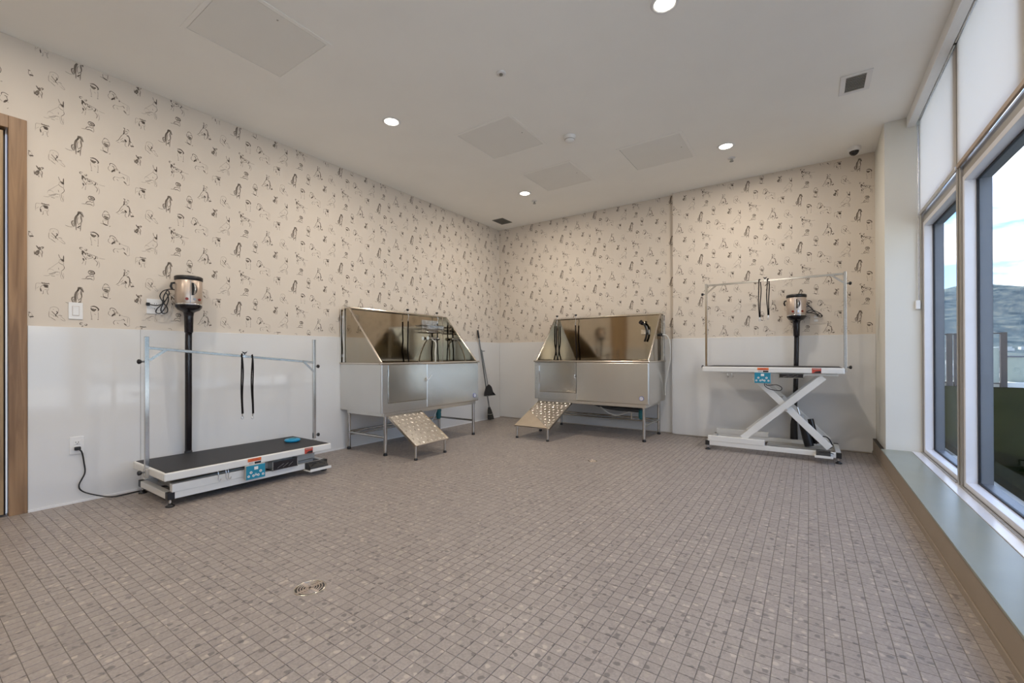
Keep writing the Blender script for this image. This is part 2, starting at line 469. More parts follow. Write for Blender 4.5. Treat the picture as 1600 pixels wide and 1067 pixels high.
# ------------------------------------------------------------------ floor tiles
def floor_tiles():
    nx = int(W / PITCH) + 1
    cx, cy = CAM[0], CAM[1]
    drains = ((2.41, -4.735, 0.066), (2.504, -1.933, 0.05))
    cells = []
    fw = np.array(_fw); r_ = np.array(_r2); u_ = np.array(_u2)
    ymin = -6.2
    for i in range(-0, nx):
        for j in range(int(ymin / PITCH) - 1, 0):
            x0 = i * PITCH; y0 = j * PITCH
            x1 = min(x0 + PITCH, W); y1 = y0 + PITCH
            if x1 - x0 < 0.01: continue
            mx, my = (x0 + x1) / 2, (y0 + y1) / 2
            if any((mx - a) ** 2 + (my - b) ** 2 < (c + 0.012) ** 2 for a, b, c in drains): continue
            if mx > 2.79 and y1 > -0.07: continue
            d = np.array([mx - CAM[0], my - CAM[1], -CAM[2]])
            dep = d @ fw
            full = abs(x1 - x0 - PITCH) < 1e-6
            key = 0
            if dep > 0.3:
                px = 800 + FPX * (d @ r_) / dep; py = 553.5 - FPX * (d @ u_) / dep
                if -20 < px < 1620 and py < 1075 and full:
                    key = 1 / dep ** 3
            cells.append((key, x0, x1, y0, y1))
    cells.sort(key=lambda c: -c[0])
    singles = cells[:300]; rest = cells[300:]
    gx, gy, c = 0.0009, 0.0005, 0.0008
    def tile(mb, x0, x1, y0, y1, rnd):
        x0 += gx; x1 -= gx; y0 += gy; y1 -= gy
        h = [rnd.uniform(-0.0004, 0.0003) for _ in range(4)]
        z = -0.0026
        mb.add([(x0, y0, z), (x1, y0, z), (x1, y1, z), (x0, y1, z),
                (x0 + c, y0 + c, h[0]), (x1 - c, y0 + c, h[1]), (x1 - c, y1 - c, h[2]), (x0 + c, y1 - c, h[3])],
               [(4, 5, 6, 7), (0, 1, 5, 4), (1, 2, 6, 5), (2, 3, 7, 6), (3, 0, 4, 7)])
    rnd = random.Random(3)
    protos = []
    for k in range(5):
        mb = MB(); tile(mb, 0, PITCH, 0, PITCH, rnd)
        me = bpy.data.meshes.new('tile'); me.from_pydata(mb.v, [], mb.f); me.materials.append(M['stone'])
        protos.append(me)
    for k, (_, x0, x1, y0, y1) in enumerate(singles):
        o = bpy.data.objects.new('tile', protos[k % 5])
        COL.objects.link(o); o.parent = fl; o.location = (x0, y0, 0)
    mb = MB()
    for _, x0, x1, y0, y1 in rest: tile(mb, x0, x1, y0, y1, rnd)
    mb.build('tile_field', M['stone'], fl, kind='stuff', fix=False)
floor_tiles()

# ------------------------------------------------------------------ dog-print wallpaper (flat ink on the wall)
def U(b, pts):
    return [((x - b[0]) / (b[2] - b[0]), 1 - (y - b[1]) / (b[3] - b[1])) for x, y in pts]
MOTIFS = []   # (dx, dz, w, h, [(ink, width_m, [(u, v)...])...])
def motif(dx, dz, w, h, bb, strokes):
    k = w / (bb[2] - bb[0])
    MOTIFS.append((dx, dz, w, h, [(ink, max(wd * k * (1.3 if wd < 20 else 1.6), 0.0018), U(bb, pts)) for ink, wd, pts in strokes]))
motif(0, 0, .092, 0.138, (130, 140, 640, 690), [
    (1, 52, [(490, 175), (565, 180)]), (1, 34, [(560, 190), (600, 225), (628, 272)]), (0, 10, [(480, 148), (585, 150), (620, 210)]), (1, 36, [(500, 190), (470, 260)]),
    (1, 38, [(475, 235), (435, 310), (410, 390), (410, 470), (425, 560)]), (1, 18, [(425, 560), (430, 620), (432, 675)]), (0, 8, [(455, 235), (400, 310), (378, 400), (380, 470), (400, 570)]),
    (1, 20, [(560, 230), (578, 310), (585, 390), (575, 450)]), (1, 17, [(580, 430), (560, 520), (555, 600), (548, 690)]), (0, 8, [(540, 270), (560, 350), (600, 380)]),
    (0, 12, [(495, 300), (465, 380), (465, 450), (490, 500)]), (0, 12, [(565, 440), (520, 490), (490, 520)]),
    (1, 22, [(380, 430), (325, 445), (310, 500), (335, 560), (370, 595)]), (0, 14, [(350, 480), (390, 580)]),
    (0, 9, [(130, 590), (190, 605), (260, 613), (345, 605)]), (0, 22, [(480, 595), (535, 548)]), (1, 14, [(440, 600), (540, 610)])])
motif(-.0855, -.1275, .079, 0.093, (560, 110, 1010, 480), [
    (2, 12, [(590, 210), (605, 145), (660, 118), (720, 110), (790, 130), (825, 170), (820, 230), (785, 290)]),
    (1, 18, [(640, 230), (680, 270), (740, 320), (820, 400)]), (0, 20, [(768, 230), (800, 262), (760, 310)]), (1, 18, [(750, 310), (745, 370)]),
    (1, 12, [(820, 340), (870, 330), (925, 350)]), (2, 12, [(880, 360), (1000, 450), (975, 480), (860, 420)]), (1, 12, [(620, 400), (690, 440), (745, 472)]),
    (2, 16, [(575, 230), (565, 310), (575, 385), (620, 400)]), (2, 12, [(610, 310), (700, 350), (690, 380)]), (1, 12, [(680, 185), (695, 180)])])
motif(-.17, -.249, .043, 0.075, (160, 570, 420, 885), [
    (0, 22, [(225, 578), (260, 620), (290, 665)]), (1, 20, [(340, 610), (390, 590), (418, 600), (375, 650)]), (1, 40, [(310, 610), (325, 675)]),
    (1, 34, [(310, 690), (250, 725), (200, 790), (240, 820)]), (1, 40, [(290, 720), (270, 800)]), (0, 34, [(225, 820), (260, 825)]), (1, 16, [(165, 730), (170, 800), (185, 830)]),
    (1, 18, [(355, 680), (392, 735), (375, 800), (378, 880)]), (1, 14, [(290, 830), (300, 878)]), (2, 14, [(340, 740), (340, 810)])])
motif(-.10, -.332, .101, 0.17, (200, 250, 820, 940), [
    (1, 14, [(645, 270), (680, 360)]), (0, 20, [(795, 290), (792, 380), (798, 455)]), (0, 38, [(740, 410), (785, 440)]), (1, 30, [(700, 400), (770, 400)]), (1, 10, [(680, 350), (730, 385)]),
    (2, 9, [(675, 380), (665, 440), (645, 490), (560, 555), (440, 650), (350, 715), (320, 790)]),
    (1, 14, [(650, 485), (710, 525), (800, 550)]), (2, 9, [(670, 420), (790, 470), (795, 550)]), (1, 14, [(795, 555), (818, 630), (770, 690), (730, 720)]),
    (1, 10, [(725, 720), (745, 820), (800, 930)]), (2, 10, [(680, 740), (700, 830), (725, 920), (795, 938)]), (1, 10, [(640, 640), (655, 690)]),
    (2, 10, [(360, 710), (430, 698), (510, 730)]), (1, 14, [(360, 830), (425, 825), (560, 765), (670, 760)]), (1, 9, [(420, 850), (500, 825), (570, 775)]),
    (2, 12, [(215, 895), (330, 890), (420, 845)]), (1, 12, [(430, 880), (540, 885)]), (2, 10, [(560, 840), (650, 832)]), (2, 8, [(790, 770), (805, 900)])])
motif(-.153, .0395, .066, 0.08, (190, 265, 580, 605), [
    (1, 22, [(365, 275), (380, 300), (440, 285)]), (1, 26, [(420, 300), (540, 300)]), (0, 14, [(545, 275), (575, 312)]), (0, 42, [(415, 350), (530, 360)]), (0, 34, [(440, 390), (530, 400)]),
    (2, 12, [(360, 300), (300, 305), (215, 315), (200, 420), (195, 520)]), (1, 10, [(400, 345), (350, 385), (320, 440)]), (0, 22, [(328, 450), (345, 530)]),
    (2, 10, [(215, 460), (290, 400)]), (1, 10, [(400, 500), (402, 590), (370, 598)]), (1, 10, [(520, 460), (508, 510), (530, 592), (550, 598)]), (2, 14, [(440, 480), (490, 470)]), (2, 8, [(545, 420), (545, 500)])])
motif(.092, -.246, .134, 0.132, (170, 300, 900, 820), [
    (0, 16, [(260, 308), (185, 310), (185, 350), (235, 352)]), (0, 16, [(305, 350), (350, 380), (378, 350), (345, 330)]), (0, 42, [(250, 400), (290, 440)]), (0, 28, [(250, 440), (255, 500)]),
    (0, 22, [(320, 440), (345, 490)]), (1, 14, [(250, 520), (310, 560), (355, 630)]), (0, 26, [(270, 600), (292, 660)]), (0, 18, [(345, 590), (350, 630)]), (1, 22, [(370, 440), (410, 470)]),
    (0, 22, [(400, 500), (460, 520)]), (1, 10, [(395, 600), (470, 575), (525, 555)]), (0, 12, [(450, 470), (480, 530)]), (1, 12, [(490, 480), (550, 545)]), (1, 12, [(510, 560), (550, 540)]),
    (0, 20, [(570, 575), (612, 570), (632, 505)]), (0, 14, [(665, 540), (690, 545)]), (2, 12, [(720, 535), (820, 545), (900, 545)]), (1, 10, [(420, 450), (500, 470), (600, 490), (700, 520)]),
    (1, 14, [(600, 610), (655, 640), (680, 690), (645, 770)]), (2, 12, [(700, 620), (740, 720), (712, 815)]), (2, 14, [(285, 680), (240, 760)]), (2, 14, [(350, 660), (330, 780)]), (1, 12, [(375, 545), (380, 580)])])
motif(.071, .158, .07, 0.072, (0, 0, 100, 100), [
    (0, 7, [(48, 20), (55, 6), (72, 3), (88, 8), (95, 25), (84, 34), (58, 34), (48, 20)]), (1, 10, [(64, 18), (82, 20)]), (1, 3, [(0, 92), (25, 88), (50, 82)]),
    (1, 5, [(30, 82), (42, 62), (60, 58)]), (1, 4, [(58, 45), (75, 60), (90, 45)]), (0, 5, [(40, 88), (62, 82), (82, 90)]), (2, 4, [(88, 45), (92, 80), (85, 98)])])
motif(.1625, .0535, .059, 0.113, (1100, 140, 1420, 590), [
    (1, 16, [(1200, 195), (1235, 150), (1300, 155), (1345, 190)]), (1, 14, [(1195, 195), (1172, 250), (1168, 300), (1210, 350), (1270, 385), (1330, 380), (1372, 320), (1372, 240), (1340, 190)]),
    (1, 44, [(1220, 310), (1330, 330)]), (0, 20, [(1240, 360), (1320, 370)]), (1, 14, [(1200, 265), (1290, 255)]), (0, 14, [(1300, 240), (1365, 240)]), (2, 10, [(1190, 400), (1270, 420), (1350, 400)]),
    (1, 10, [(1180, 420), (1185, 480), (1195, 530)]), (1, 12, [(1340, 400), (1325, 470), (1330, 520)]), (0, 26, [(1192, 520), (1250, 540), (1318, 550)]), (1, 10, [(1105, 520), (1190, 532)]), (2, 22, [(1370, 565), (1400, 560)])])
motif(.1035, -.1055, .047, 0.098, (840, 730, 1040, 1160), [
    (0, 20, [(850, 762), (925, 745), (985, 775), (1025, 830), (1012, 880)]), (1, 14, [(870, 790), (855, 830), (890, 880), (940, 905)]), (1, 40, [(880, 840), (940, 870)]), (0, 26, [(945, 845), (965, 848)]),
    (2, 10, [(850, 900), (855, 990), (870, 1060), (870, 1150)]), (2, 10, [(1015, 920), (1020, 1010), (1015, 1150)]), (2, 10, [(930, 980), (965, 1010)]), (1, 12, [(860, 1150), (885, 1155)]), (1, 12, [(1000, 1155), (1025, 1155)])])
motif(.2375, -.128, .125, 0.133, (255, 140, 870, 640), [
    (0, 14, [(310, 215), (308, 175), (330, 150), (385, 148), (445, 175), (490, 225)]), (1, 18, [(370, 205), (430, 225)]), (0, 32, [(425, 305), (395, 335), (360, 372)]), (1, 14, [(410, 235), (440, 300)]),
    (2, 16, [(290, 230), (262, 290), (275, 330), (330, 370)]), (2, 30, [(480, 240), (510, 290)]), (1, 18, [(450, 270), (440, 350)]), (0, 20, [(565, 330), (580, 350)]),
    (2, 9, [(500, 230), (570, 310), (650, 350), (760, 370), (830, 390), (850, 450), (850, 600)]), (2, 9, [(440, 490), (590, 482), (640, 450)]), (0, 16, [(680, 440), (715, 485)]), (2, 12, [(680, 430), (640, 470)]),
    (1, 12, [(450, 480), (400, 540), (432, 605)]), (2, 14, [(500, 540), (540, 580)]), (1, 24, [(700, 560), (760, 610)]), (2, 12, [(760, 620), (800, 640), (865, 605)]), (2, 10, [(795, 400), (790, 540)])])
motif(.271, .1615, .106, 0.143, (480, 150, 1000, 690), [
    (0, 18, [(700, 168), (745, 178)]), (1, 16, [(795, 185), (850, 190)]), (1, 14, [(730, 190), (740, 230)]), (0, 20, [(718, 230), (716, 310), (688, 352)]), (0, 12, [(752, 258), (775, 238), (815, 240)]), (1, 9, [(830, 260), (800, 292), (760, 285)]),
    (0, 12, [(730, 325), (805, 330)]), (2, 10, [(845, 200), (855, 240)]), (1, 12, [(690, 352), (630, 430), (560, 550), (485, 612)]), (1, 20, [(835, 345), (870, 420), (885, 500), (930, 515)]), (1, 26, [(800, 360), (840, 360)]),
    (0, 14, [(862, 440), (862, 560), (830, 650)]), (0, 34, [(742, 492), (775, 540)]), (1, 9, [(758, 560), (745, 650), (790, 682)]), (1, 8, [(610, 540), (690, 455)]), (1, 10, [(620, 600), (690, 530), (760, 570)]),
    (1, 14, [(670, 575), (720, 550)]), (0, 26, [(920, 615), (988, 610)]), (1, 9, [(900, 510), (885, 590), (940, 655)]), (2, 12, [(520, 620), (590, 625)]), (2, 9, [(950, 540), (975, 600)])])

def ribbon(pts, w):
    """one brush stroke: a smooth strip with tapered ends"""
    P = [Vector((a, b, 0)) for a, b in pts]
    if len(P) > 2: P = spline(P, 4)
    else: P = [P[0], P[0].lerp(P[1], .15), P[0].lerp(P[1], .85), P[1]]
    d0 = (P[1] - P[0]).normalized() * w * 0.25; d1 = (P[-1] - P[-2]).normalized() * w * 0.25
    P[0] = P[0] - d0; P[-1] = P[-1] + d1
    A = np.array([(p.x, p.y) for p in P])
    T = np.gradient(A, axis=0); T /= np.maximum(np.hypot(T[:, 0], T[:, 1]), 1e-9)[:, None]
    Nn = np.stack([-T[:, 1], T[:, 0]], 1) * w / 2
    u = np.linspace(0, 1, len(P)); tp = np.clip(np.minimum(u, 1 - u) * 6, 0.45, 1)[:, None]
    a, b = A - Nn * tp, A + Nn * tp
    return [(a[k], a[k + 1], b[k + 1], b[k]) for k in range(len(P) - 1)]
_quads = [[], [], []]
for dx, dz, w, h, st in MOTIFS:
    for ink, wd, uv in st:
        pts = [(dx + (u - .5) * w, dz + (v - .5) * h) for u, v in uv]
        _quads[ink] += ribbon(pts, wd)
_quads = [np.array(q) for q in _quads]      # (n,4,2)

def wallpaper(name, parent, org, pitch, umin, umax, zmin, zmax, to3d):
    allv = []; mats = []
    for ink in range(3):
        q = _quads[ink]
        for i in range(-14, 15):
            for j in range(-8, 9):
                cu = org[0] + i * pitch[0]
                cz = org[1] + j * pitch[1] + (pitch[1] / 2 if i % 2 else 0)
                if cu < umin - .6 or cu > umax + .6 or cz < zmin - .6 or cz > zmax + .6: continue
                t = q + np.array([cu, cz])
                ok = (t[:, :, 0] > umin).all(1) & (t[:, :, 0] < umax).all(1) & (t[:, :, 1] > zmin).all(1) & (t[:, :, 1] < zmax).all(1)
                t = t[ok]
                if len(t):
                    allv.append(to3d(t.reshape(-1, 2), 0.0005 + 0.00012 * (2 - ink)))
                    mats += [ink] * len(t)
    V = np.concatenate(allv)
    me = bpy.data.meshes.new(name)
    n = len(V) // 4
    me.vertices.add(len(V)); me.vertices.foreach_set('co', V.ravel())
    me.loops.add(4 * n); me.loops.foreach_set('vertex_index', np.arange(4 * n))
    me.polygons.add(n); me.polygons.foreach_set('loop_start', np.arange(0, 4 * n, 4)); me.polygons.foreach_set('loop_total', np.full(n, 4))
    for k in range(3): me.materials.append(M['ink%d' % k])
    me.polygons.foreach_set('material_index', np.array(mats))
    me.update(); me.validate()
    o = bpy.data.objects.new(name, me); COL.objects.link(o); o.parent = parent
    o['kind'] = 'stuff'
    return o
def on_left(p, e): return np.stack([np.full(len(p), e), p[:, 0], p[:, 1]], 1)
def on_back(y):
    return lambda p, e: np.stack([p[:, 0], np.full(len(p), y - e), p[:, 1]], 1)
wallpaper('dog_print', wl, (-5.03, 1.965), (.5165, .53), -5.250, -0.003, WZ + .003, H - .003, on_left)
wallpaper('dog_print', wl, (-5.03, 1.965), (.5165, .53), -8.1, -5.33, 2.60, H - .003, on_left)
wallpaper('dog_print', wb, (.611, 2.484), (.5325, .532), .003, 2.787, WZ + .003, H - .003, on_back(0))
wallpaper('dog_print', wb, (4.632, 2.446), (.509, .524), 2.793, WP - .003, WZ + .003, H - .003, on_back(-.07))

# ------------------------------------------------------------------ wooden door and casing at the left
d1 = MB().box(-0.052, -0.012, -6.31, -5.352, 0.012, 2.46).build('door_1', M['wood_door'], bevel=0.002)
struct(d1, 'oak-veneered door at the left edge', 'door')
hd = MB().box(0.028, 0.040, -6.25, -6.228, 0.93, 1.17).box(-0.012, 0.030, -6.245, -6.233, 0.96, 0.972).box(-0.012, 0.030, -6.245, -6.233, 1.128, 1.14).build('door_handle', M['chrome'], d1, bevel=0.003)
cs = MB().box(0.0, 0.018, -5.334, -5.254, 0, 2.555).box(0.0, 0.018, -6.43, -6.33, 0, 2.555).box(0.0, 0.018, -6.33, -5.334, 2.475, 2.555).build('trim_2', M['wood'], bevel=0.002)
struct(cs, 'brown walnut door casing beside the white panels', 'trim')
MB().box(-0.12, 0.0, -5.334, -5.300, 0, 2.50).box(-0.12, 0.0, -6.33, -6.315, 0, 2.50).box(-0.12, 0, -6.315, -5.334, 2.475, 2.50).build('jamb', M['wood'], cs)
MB().box(-0.06, -0.05, -6.33, -5.34, 0, 2.49).build('door_stop', M['edge'], cs)
# second pair of timber doors in the wall behind the viewer
for k, xa in enumerate((1.35, 2.27)):
    o = MB().box(xa, xa + 0.90, YB, YB + 0.035, 0.01, 2.40).build('door_%d' % (k + 2), M['wood_door'], bevel=0.002)
    struct(o, 'oak-veneered door leaf in the wall behind the viewer', 'door')
    xh = xa + (0.80 if k == 0 else 0.10)
    MB().cyl((xh, YB + 0.035, 1.0), (xh, YB + 0.08, 1.0), 0.012).cyl((xh, YB + 0.08, 0.85), (xh, YB + 0.08, 1.2), 0.011).build('door_handle', M['chrome'], o)

# ------------------------------------------------------------------ windows
ZB, ZT = 0.172, 2.14
ys = [-0.735, -1.86, -2.96, -4.06, -5.16, -6.26, -7.36, YB]
for k in range(len(ys) - 1):
    ya, yb = ys[k] - (0.0 if k == 0 else 0.05), ys[k + 1] + (0.05 if k < len(ys) - 2 else 0)
    w = thing('window_%d' % (k + 1), '', 'window')
    struct(w, ['narrow first tall window beside the pale pier', 'second tall window showing hills and dark turf',
               'third tall window past the frame edge', 'fourth tall window past the frame edge', 'fifth tall window beside the viewer',
               'sixth tall window behind the viewer', 'last tall window behind the viewer'][k], 'window')
    ya -= 0.02 if k == 0 else 0.0
    t = 0.035
    x0, x1 = XO, XO + 0.058
    def ring(mb, y0, y1, z0, z1, t, xa, xb):
        mb.box(xa, xb, y0, y0 - t, z0, z1).box(xa, xb, y1 + t, y1, z0, z1)
        mb.box(xa, xb, y0 - t, y1 + t, z0, z0 + t).box(xa, xb, y0 - t, y1 + t, z1 - t, z1)
    m = MB(); ring(m, ya, yb, ZB, ZT, t, x0, x1)
    m.build('window_frame', M['frame'], w, bevel=0.003, label='white inner frame of the lower light')
    m = MB(); ring(m, ya - t, yb + t, ZB + t, ZT - t, 0.010, x1 - 0.004, x1 + 0.006)
    m.build('gasket', M['gasket'], w)
    MB().box(x1 - 0.001, x1 + 0.003, ya - t - 0.009, yb + t + 0.009, ZB + t + .009, ZT - t - .009).build('pane', M['glass'], w, label='clear lower pane')
    m = MB(); ring(m, ya - t + .002, yb + t - .002, ZB + t - .01, ZT - t + .01, 0.016, x1 + 0.006, x1 + 0.062)
    m.build('outer_frame', M['frame_dark'], w, label='blue-grey outer frame')
    # upper light behind the roller blind
    m = MB(); ring(m, ya, yb, ZT + 0.07, H - 0.01, t, x0 + .02, x1)
    m.build('window_frame', M['frame'], w, label='frame of the upper light, behind the blind')
    MB().box(x1 - 0.02, x1 - 0.016, ya - t, yb + t, ZT + .105, H - 0.045).build('pane', M['glass'], w, label='upper pane, behind the blind')
    MB().box(x0 + 0.004, x1 + 0.06, ya + .02 if k == 0 else ya, yb, ZT, ZT + 0.07).build('transom', M['frame_grey'], w, bevel=0.002, label='grey transom rail')
    # track lines of the sill
    MB().box(x0 - 0.020, x0 - 0.006, ya, yb, 0.170, 0.176).build('sill_track', M['frame_grey'], w)
for k in range(1, len(ys) - 1):
    m = MB().box(XO - 0.010, XO + 0.12, ys[k] + 0.05, ys[k] - 0.05, 0.172, H)
    m.box(XO - 0.016, XO - 0.010, ys[k] + 0.012, ys[k] - 0.012, 0.172, H)
    o = m.build('trim_%d' % (k + 3), M['frame_grey'], bevel=0.003)
    struct(o, 'grey metal mullion %s' % (['between the first and second tall windows', 'between the second and third tall windows',
           'between the third and fourth windows', 'between the fourth and fifth windows', 'between the fifth and sixth windows', 'between the sixth and last windows'][k - 1]), 'mullion')
o = MB().box(XO - 0.010, XO + 0.12, -0.7355, -0.755, 0.172, H).build('trim_3', M['frame_grey'])
struct(o, 'thin grey edge post where the first window meets the pier', 'post')
o = MB().box(XO + 0.02, XO + 0.20, YB, -0.76, -0.1, 0.1715).build('trim_12', M['concrete'])
struct(o, 'outer concrete kerb under the windows', 'kerb')

# roller blinds
val = MB().box(4.930, 4.938, YB, -0.7375, 2.985, H).box(4.938, 4.986, YB, -0.7375, 2.985, 2.991).build('blind_valance', M['white'], bevel=0.001)
tag(val, 'long white box valance along the ceiling above the blinds', 'valance')
bl = [(-0.775, -1.872, 'white roller blind over the first narrow window', 'al'), (-1.900, -4.05, 'wide white roller blind with a tan hem over the second window', 'tan'),
      (-4.09, -6.24, 'white roller blind beside the viewer', 'al'), (-6.29, -8.15, 'white roller blind behind the viewer', 'al')]
for k, (ya, yb, lab, hm) in enumerate(bl):
    t = thing('roller_blind', lab, 'blind', (5.010, 0, 0), group='roller blinds')
    MB().box(-0.0006, 0.0006, ya, yb, 2.225, 3.00).build('fabric', M['blind'], t)
    MB().cyl((0.0, ya, 3.03), (0.0, yb, 3.03), 0.02).build('roller_tube', M['rail_al'], t)
    MB().box(-0.007, 0.007, ya, yb, 2.198, 2.226).build('hem_bar', M['rail_al' if hm == 'al' else 'rail_tan'], t, bevel=0.003)
    if k == 0:
        MB().cyl((-0.012, ya + 0.02, 1.47), (-0.012, ya + 0.02, 2.985), 0.0028, n=6).cyl((-0.004, ya + 0.028, 1.47), (-0.004, ya + 0.028, 2.985), 0.0028, n=6).build('pull_chain', M['rail_al'], t)
        MB().box(-0.03, 0.002, ya + 0.012, ya + 0.036, 1.40, 1.475).build('chain_tensioner', M['white'], t, bevel=0.005)
# ------------------------------------------------------------------ outside: roof terrace, guard, valley and hills
ter = MB().box(XO + 0.20, 14, YB - 2, 12, -0.2, 0.16).build('terrace', M['concrete'])  # bare pale paving past the turf is added, unseen, to bounce light indoors
struct(ter, 'outdoor roof terrace slab beyond the windows, its unseen pale part bouncing light indoors', 'terrace')
tf = MB().box(5.24, 8.3, -2.6, 9.2, 0.161, 0.22).build('turf', M['turf'])
tag(tf, 'dark green turf outside the windows, darkened further to stand for shade', 'grass'); tf['kind'] = 'stuff'
gd = thing('terrace_guard', 'brown-framed glass guard standing at the end of the turf', 'railing', (0, 9.9, 0.16))
MB().box(5.0, 8.24, -0.03, 0.03, 1.345, 1.372).build('top_rail', M['brown'], gd)
MB().box(5.0, 8.24, -0.03, 0.03, 0.10, 0.13).build('bottom_rail', M['brown'], gd)
for xx in (6.1, 7.22, 7.36, 8.18):
    MB().box(xx - 0.05, xx + 0.06, -0.05, 0.05, 0, 1.38).build('post', M['brown'], gd)
for xa, xb in ((5.05, 6.03), (6.18, 7.15), (7.44, 8.11)):
    MB().box(xa, xb, -0.006, 0.006, 0.135, 1.0).build('glass_panel', M['frost'], gd, label='pale translucent panel')
    MB().box(xa, xb, -0.004, 0.004, 1.0, 1.34).build('glass_panel', M['glass'], gd, label='clear upper panel')
kp = MB().box(5.0, 9.2, 10.0, 10.3, 0.16, 0.30).build('kerb', M['concrete'])
struct(kp, 'concrete kerb behind the brown guard', 'kerb')
pw = MB().box(8.35, 16, 10.35, 10.6, 0.16, 0.92).build('parapet_wall', M['frost'])
struct(pw, 'pale green parapet wall at the far end of the terrace', 'wall')
MB().box(8.35, 16, 10.33, 10.62, 0.92, 0.96).build('coping', M['frame_dark'], pw)
g2 = thing('parapet_guard', 'thin clear glass guard on the pale green parapet', 'railing', (8.4, 10.47, 0.96))
MB().box(0.0, 0.62, -0.01, 0.01, 0.0, 0.42).build('glass_panel', M['glass'], g2)
MB().box(0.62, 0.65, -0.015, 0.015, 0.0, 0.44).build('post', M['brown'], g2)

def hills():
    # terrain rising away from the building; built at real distances beyond the terrace
    nx, ny = 90, 60
    V = []; F = []
    rnd = np.random.RandomState(5)
    ph = rnd.uniform(0, 6.28, 24); fr = rnd.uniform(0.004, 0.03, 24); an = rnd.uniform(0, 6.28, 24)
    a0, a1 = math.radians(-40), math.radians(80)
    for j in range(ny):
        d = 300 * (2600 / 300) ** (j / (ny - 1))
        for i in range(nx):
            a = a0 + (a1 - a0) * i / (nx - 1)
            x = CAM[0] + d * math.sin(a); y = CAM[1] + d * math.cos(a)
            base = 0.012 * max(d - 350, 0) + 0.00006 * max(d - 700, 0) ** 2
            z = sum(math.sin(fr[k] * (x * math.cos(an[k]) + y * math.sin(an[k])) + ph[k]) / (fr[k] * 60) for k in range(24))
            z = base * 1.25 + z * (0.6 + d / 600) * 0.9 - 25
            if j == ny - 1: z -= 400
            V.append((x, y, z))
    for j in range(ny - 1):
        for i in range(nx - 1):
            F.append((j * nx + i, j * nx + i + 1, (j + 1) * nx + i + 1, (j + 1) * nx + i))
    m = bpy.data.materials.new('hillside'); m.use_nodes = True
    nt = m.node_tree; N = nt.nodes.new; L = nt.links.new; b = nt.nodes['Principled BSDF']
    geo = N('ShaderNodeNewGeometry')
    n1 = N('ShaderNodeTexNoise'); n1.inputs['Scale'].default_value = 0.022; n1.inputs['Detail'].default_value = 9; n1.inputs['Roughness'].default_value = 0.7
    L(geo.outputs['Position'], n1.inputs['Vector'])
    r = N('ShaderNodeValToRGB'); e = r.color_ramp.elements
    e[0].position = 0.36; e[0].color = (0.022, 0.038, 0.050, 1)
    e[1].position = 0.66; e[1].color = (0.12, 0.13, 0.115, 1)
    k = e.new(0.5); k.color = (0.055, 0.075, 0.085, 1)
    L(n1.outputs[0], r.inputs[0]); L(r.outputs[0], b.inputs['Base Color'])
    b.inputs['Roughness'].default_value = 1; b.inputs['Specular IOR Level'].default_value = 0
    mb = MB().add(V, F, True)
    o = mb.build('hillside', m)
    struct(o, 'hazy blue-grey hills across the valley', 'hills')
    # houses of the far town
    hb = MB(); rr = random.Random(11)
    for _ in range(900):
        j = rr.randint(6, 40); i = rr.randint(2, nx - 3)
        p = V[j * nx + i]; q = V[j * nx + i + 1]; t = rr.random()
        x = p[0] + (q[0] - p[0]) * t; y = p[1] + (q[1] - p[1]) * t; z = p[2] + (q[2] - p[2]) * t
        s = rr.uniform(3, 7)
        hb.box(x - s, x + s, y - s * .7, y + s * .7, z - 3, z + rr.uniform(2, 5))
    o2 = hb.build('distant_houses', M['concrete'], fix=False)
    tag(o2, 'scatter of tiny pale houses on the far hillside', 'houses'); o2['kind'] = 'stuff'
hills()

# ------------------------------------------------------------------ ceiling fittings
def access_panel(label, cx, cy, s=0.32):
    t = thing('access_panel', label, 'panel', (cx, cy, H), group='ceiling access panels')
    m = MB()
    for a, b, c, d in ((-s, s, -s, -s + .028), (-s, s, s - .028, s), (-s, -s + .028, -s + .028, s - .028), (s - .028, s, -s + .028, s - .028)):
        m.box(a, b, c, d, -0.004, -0.0003)
    m.build('frame', M['ceiling'], t, bevel=0.001)
    q = s - .031
    MB().box(-q, q, -q, q, -0.0025, -0.0003).build('hatch', M['panel'], t)
    MB().box(-s + .0285, -s + .0305, -q, q, -0.0012, -0.0003).build('hinge_gap', M['mesh'], t)
    MB().cyl((q - .05, 0, -0.004), (q - .05, 0, -0.002), 0.006, n=10).build('latch', M['slat'], t)
    return t
access_panel('large ceiling access panel nearest the viewer, cut by the top edge', 1.30, -4.42)
access_panel('ceiling access panel left of the smoke detector', 1.80, -2.44)
access_panel('ceiling access panel beside the far right lamp', 2.945, -1.305)
access_panel('ceiling access panel nearest the far corner, above the tubs', 1.825, -1.345)

def downlight(cx, cy, label):
    t = thing('recessed_downlight', label, 'lamp', (cx, cy, H), group='recessed ceiling lamps')
    MB().lathe([(0.058, -0.0005), (0.060, -0.006), (0.074, -0.007), (0.080, -0.0005)], n=32).build('trim_ring', M['white'], t)
    MB().lathe([(0.0, -0.0035), (0.03, -0.0035), (0.0585, -0.002)], n=28).build('lens', M['lens'], t)
    ld = bpy.data.lights.new('lamp_light', 'AREA'); ld.shape = 'DISK'; ld.size = 0.11
    ld.energy = LAMP_W; ld.color = (1.0, 0.88, 0.75)
    lo = bpy.data.objects.new('lamp_light', ld); COL.objects.link(lo); lo.parent = t; lo.location = (0, 0, -0.012)
    return t
LAMP_W = 8.5
downlight(1.195, -3.25, 'round recessed lamp on the ceiling above the left tub, left of the panels')
downlight(3.53, -3.20, 'round recessed lamp at the top edge, nearest the viewer')
downlight(3.55, -1.07, 'round recessed lamp above the raised table, right of the panels')
downlight(1.242, -1.15, 'round recessed lamp nearest the far corner')
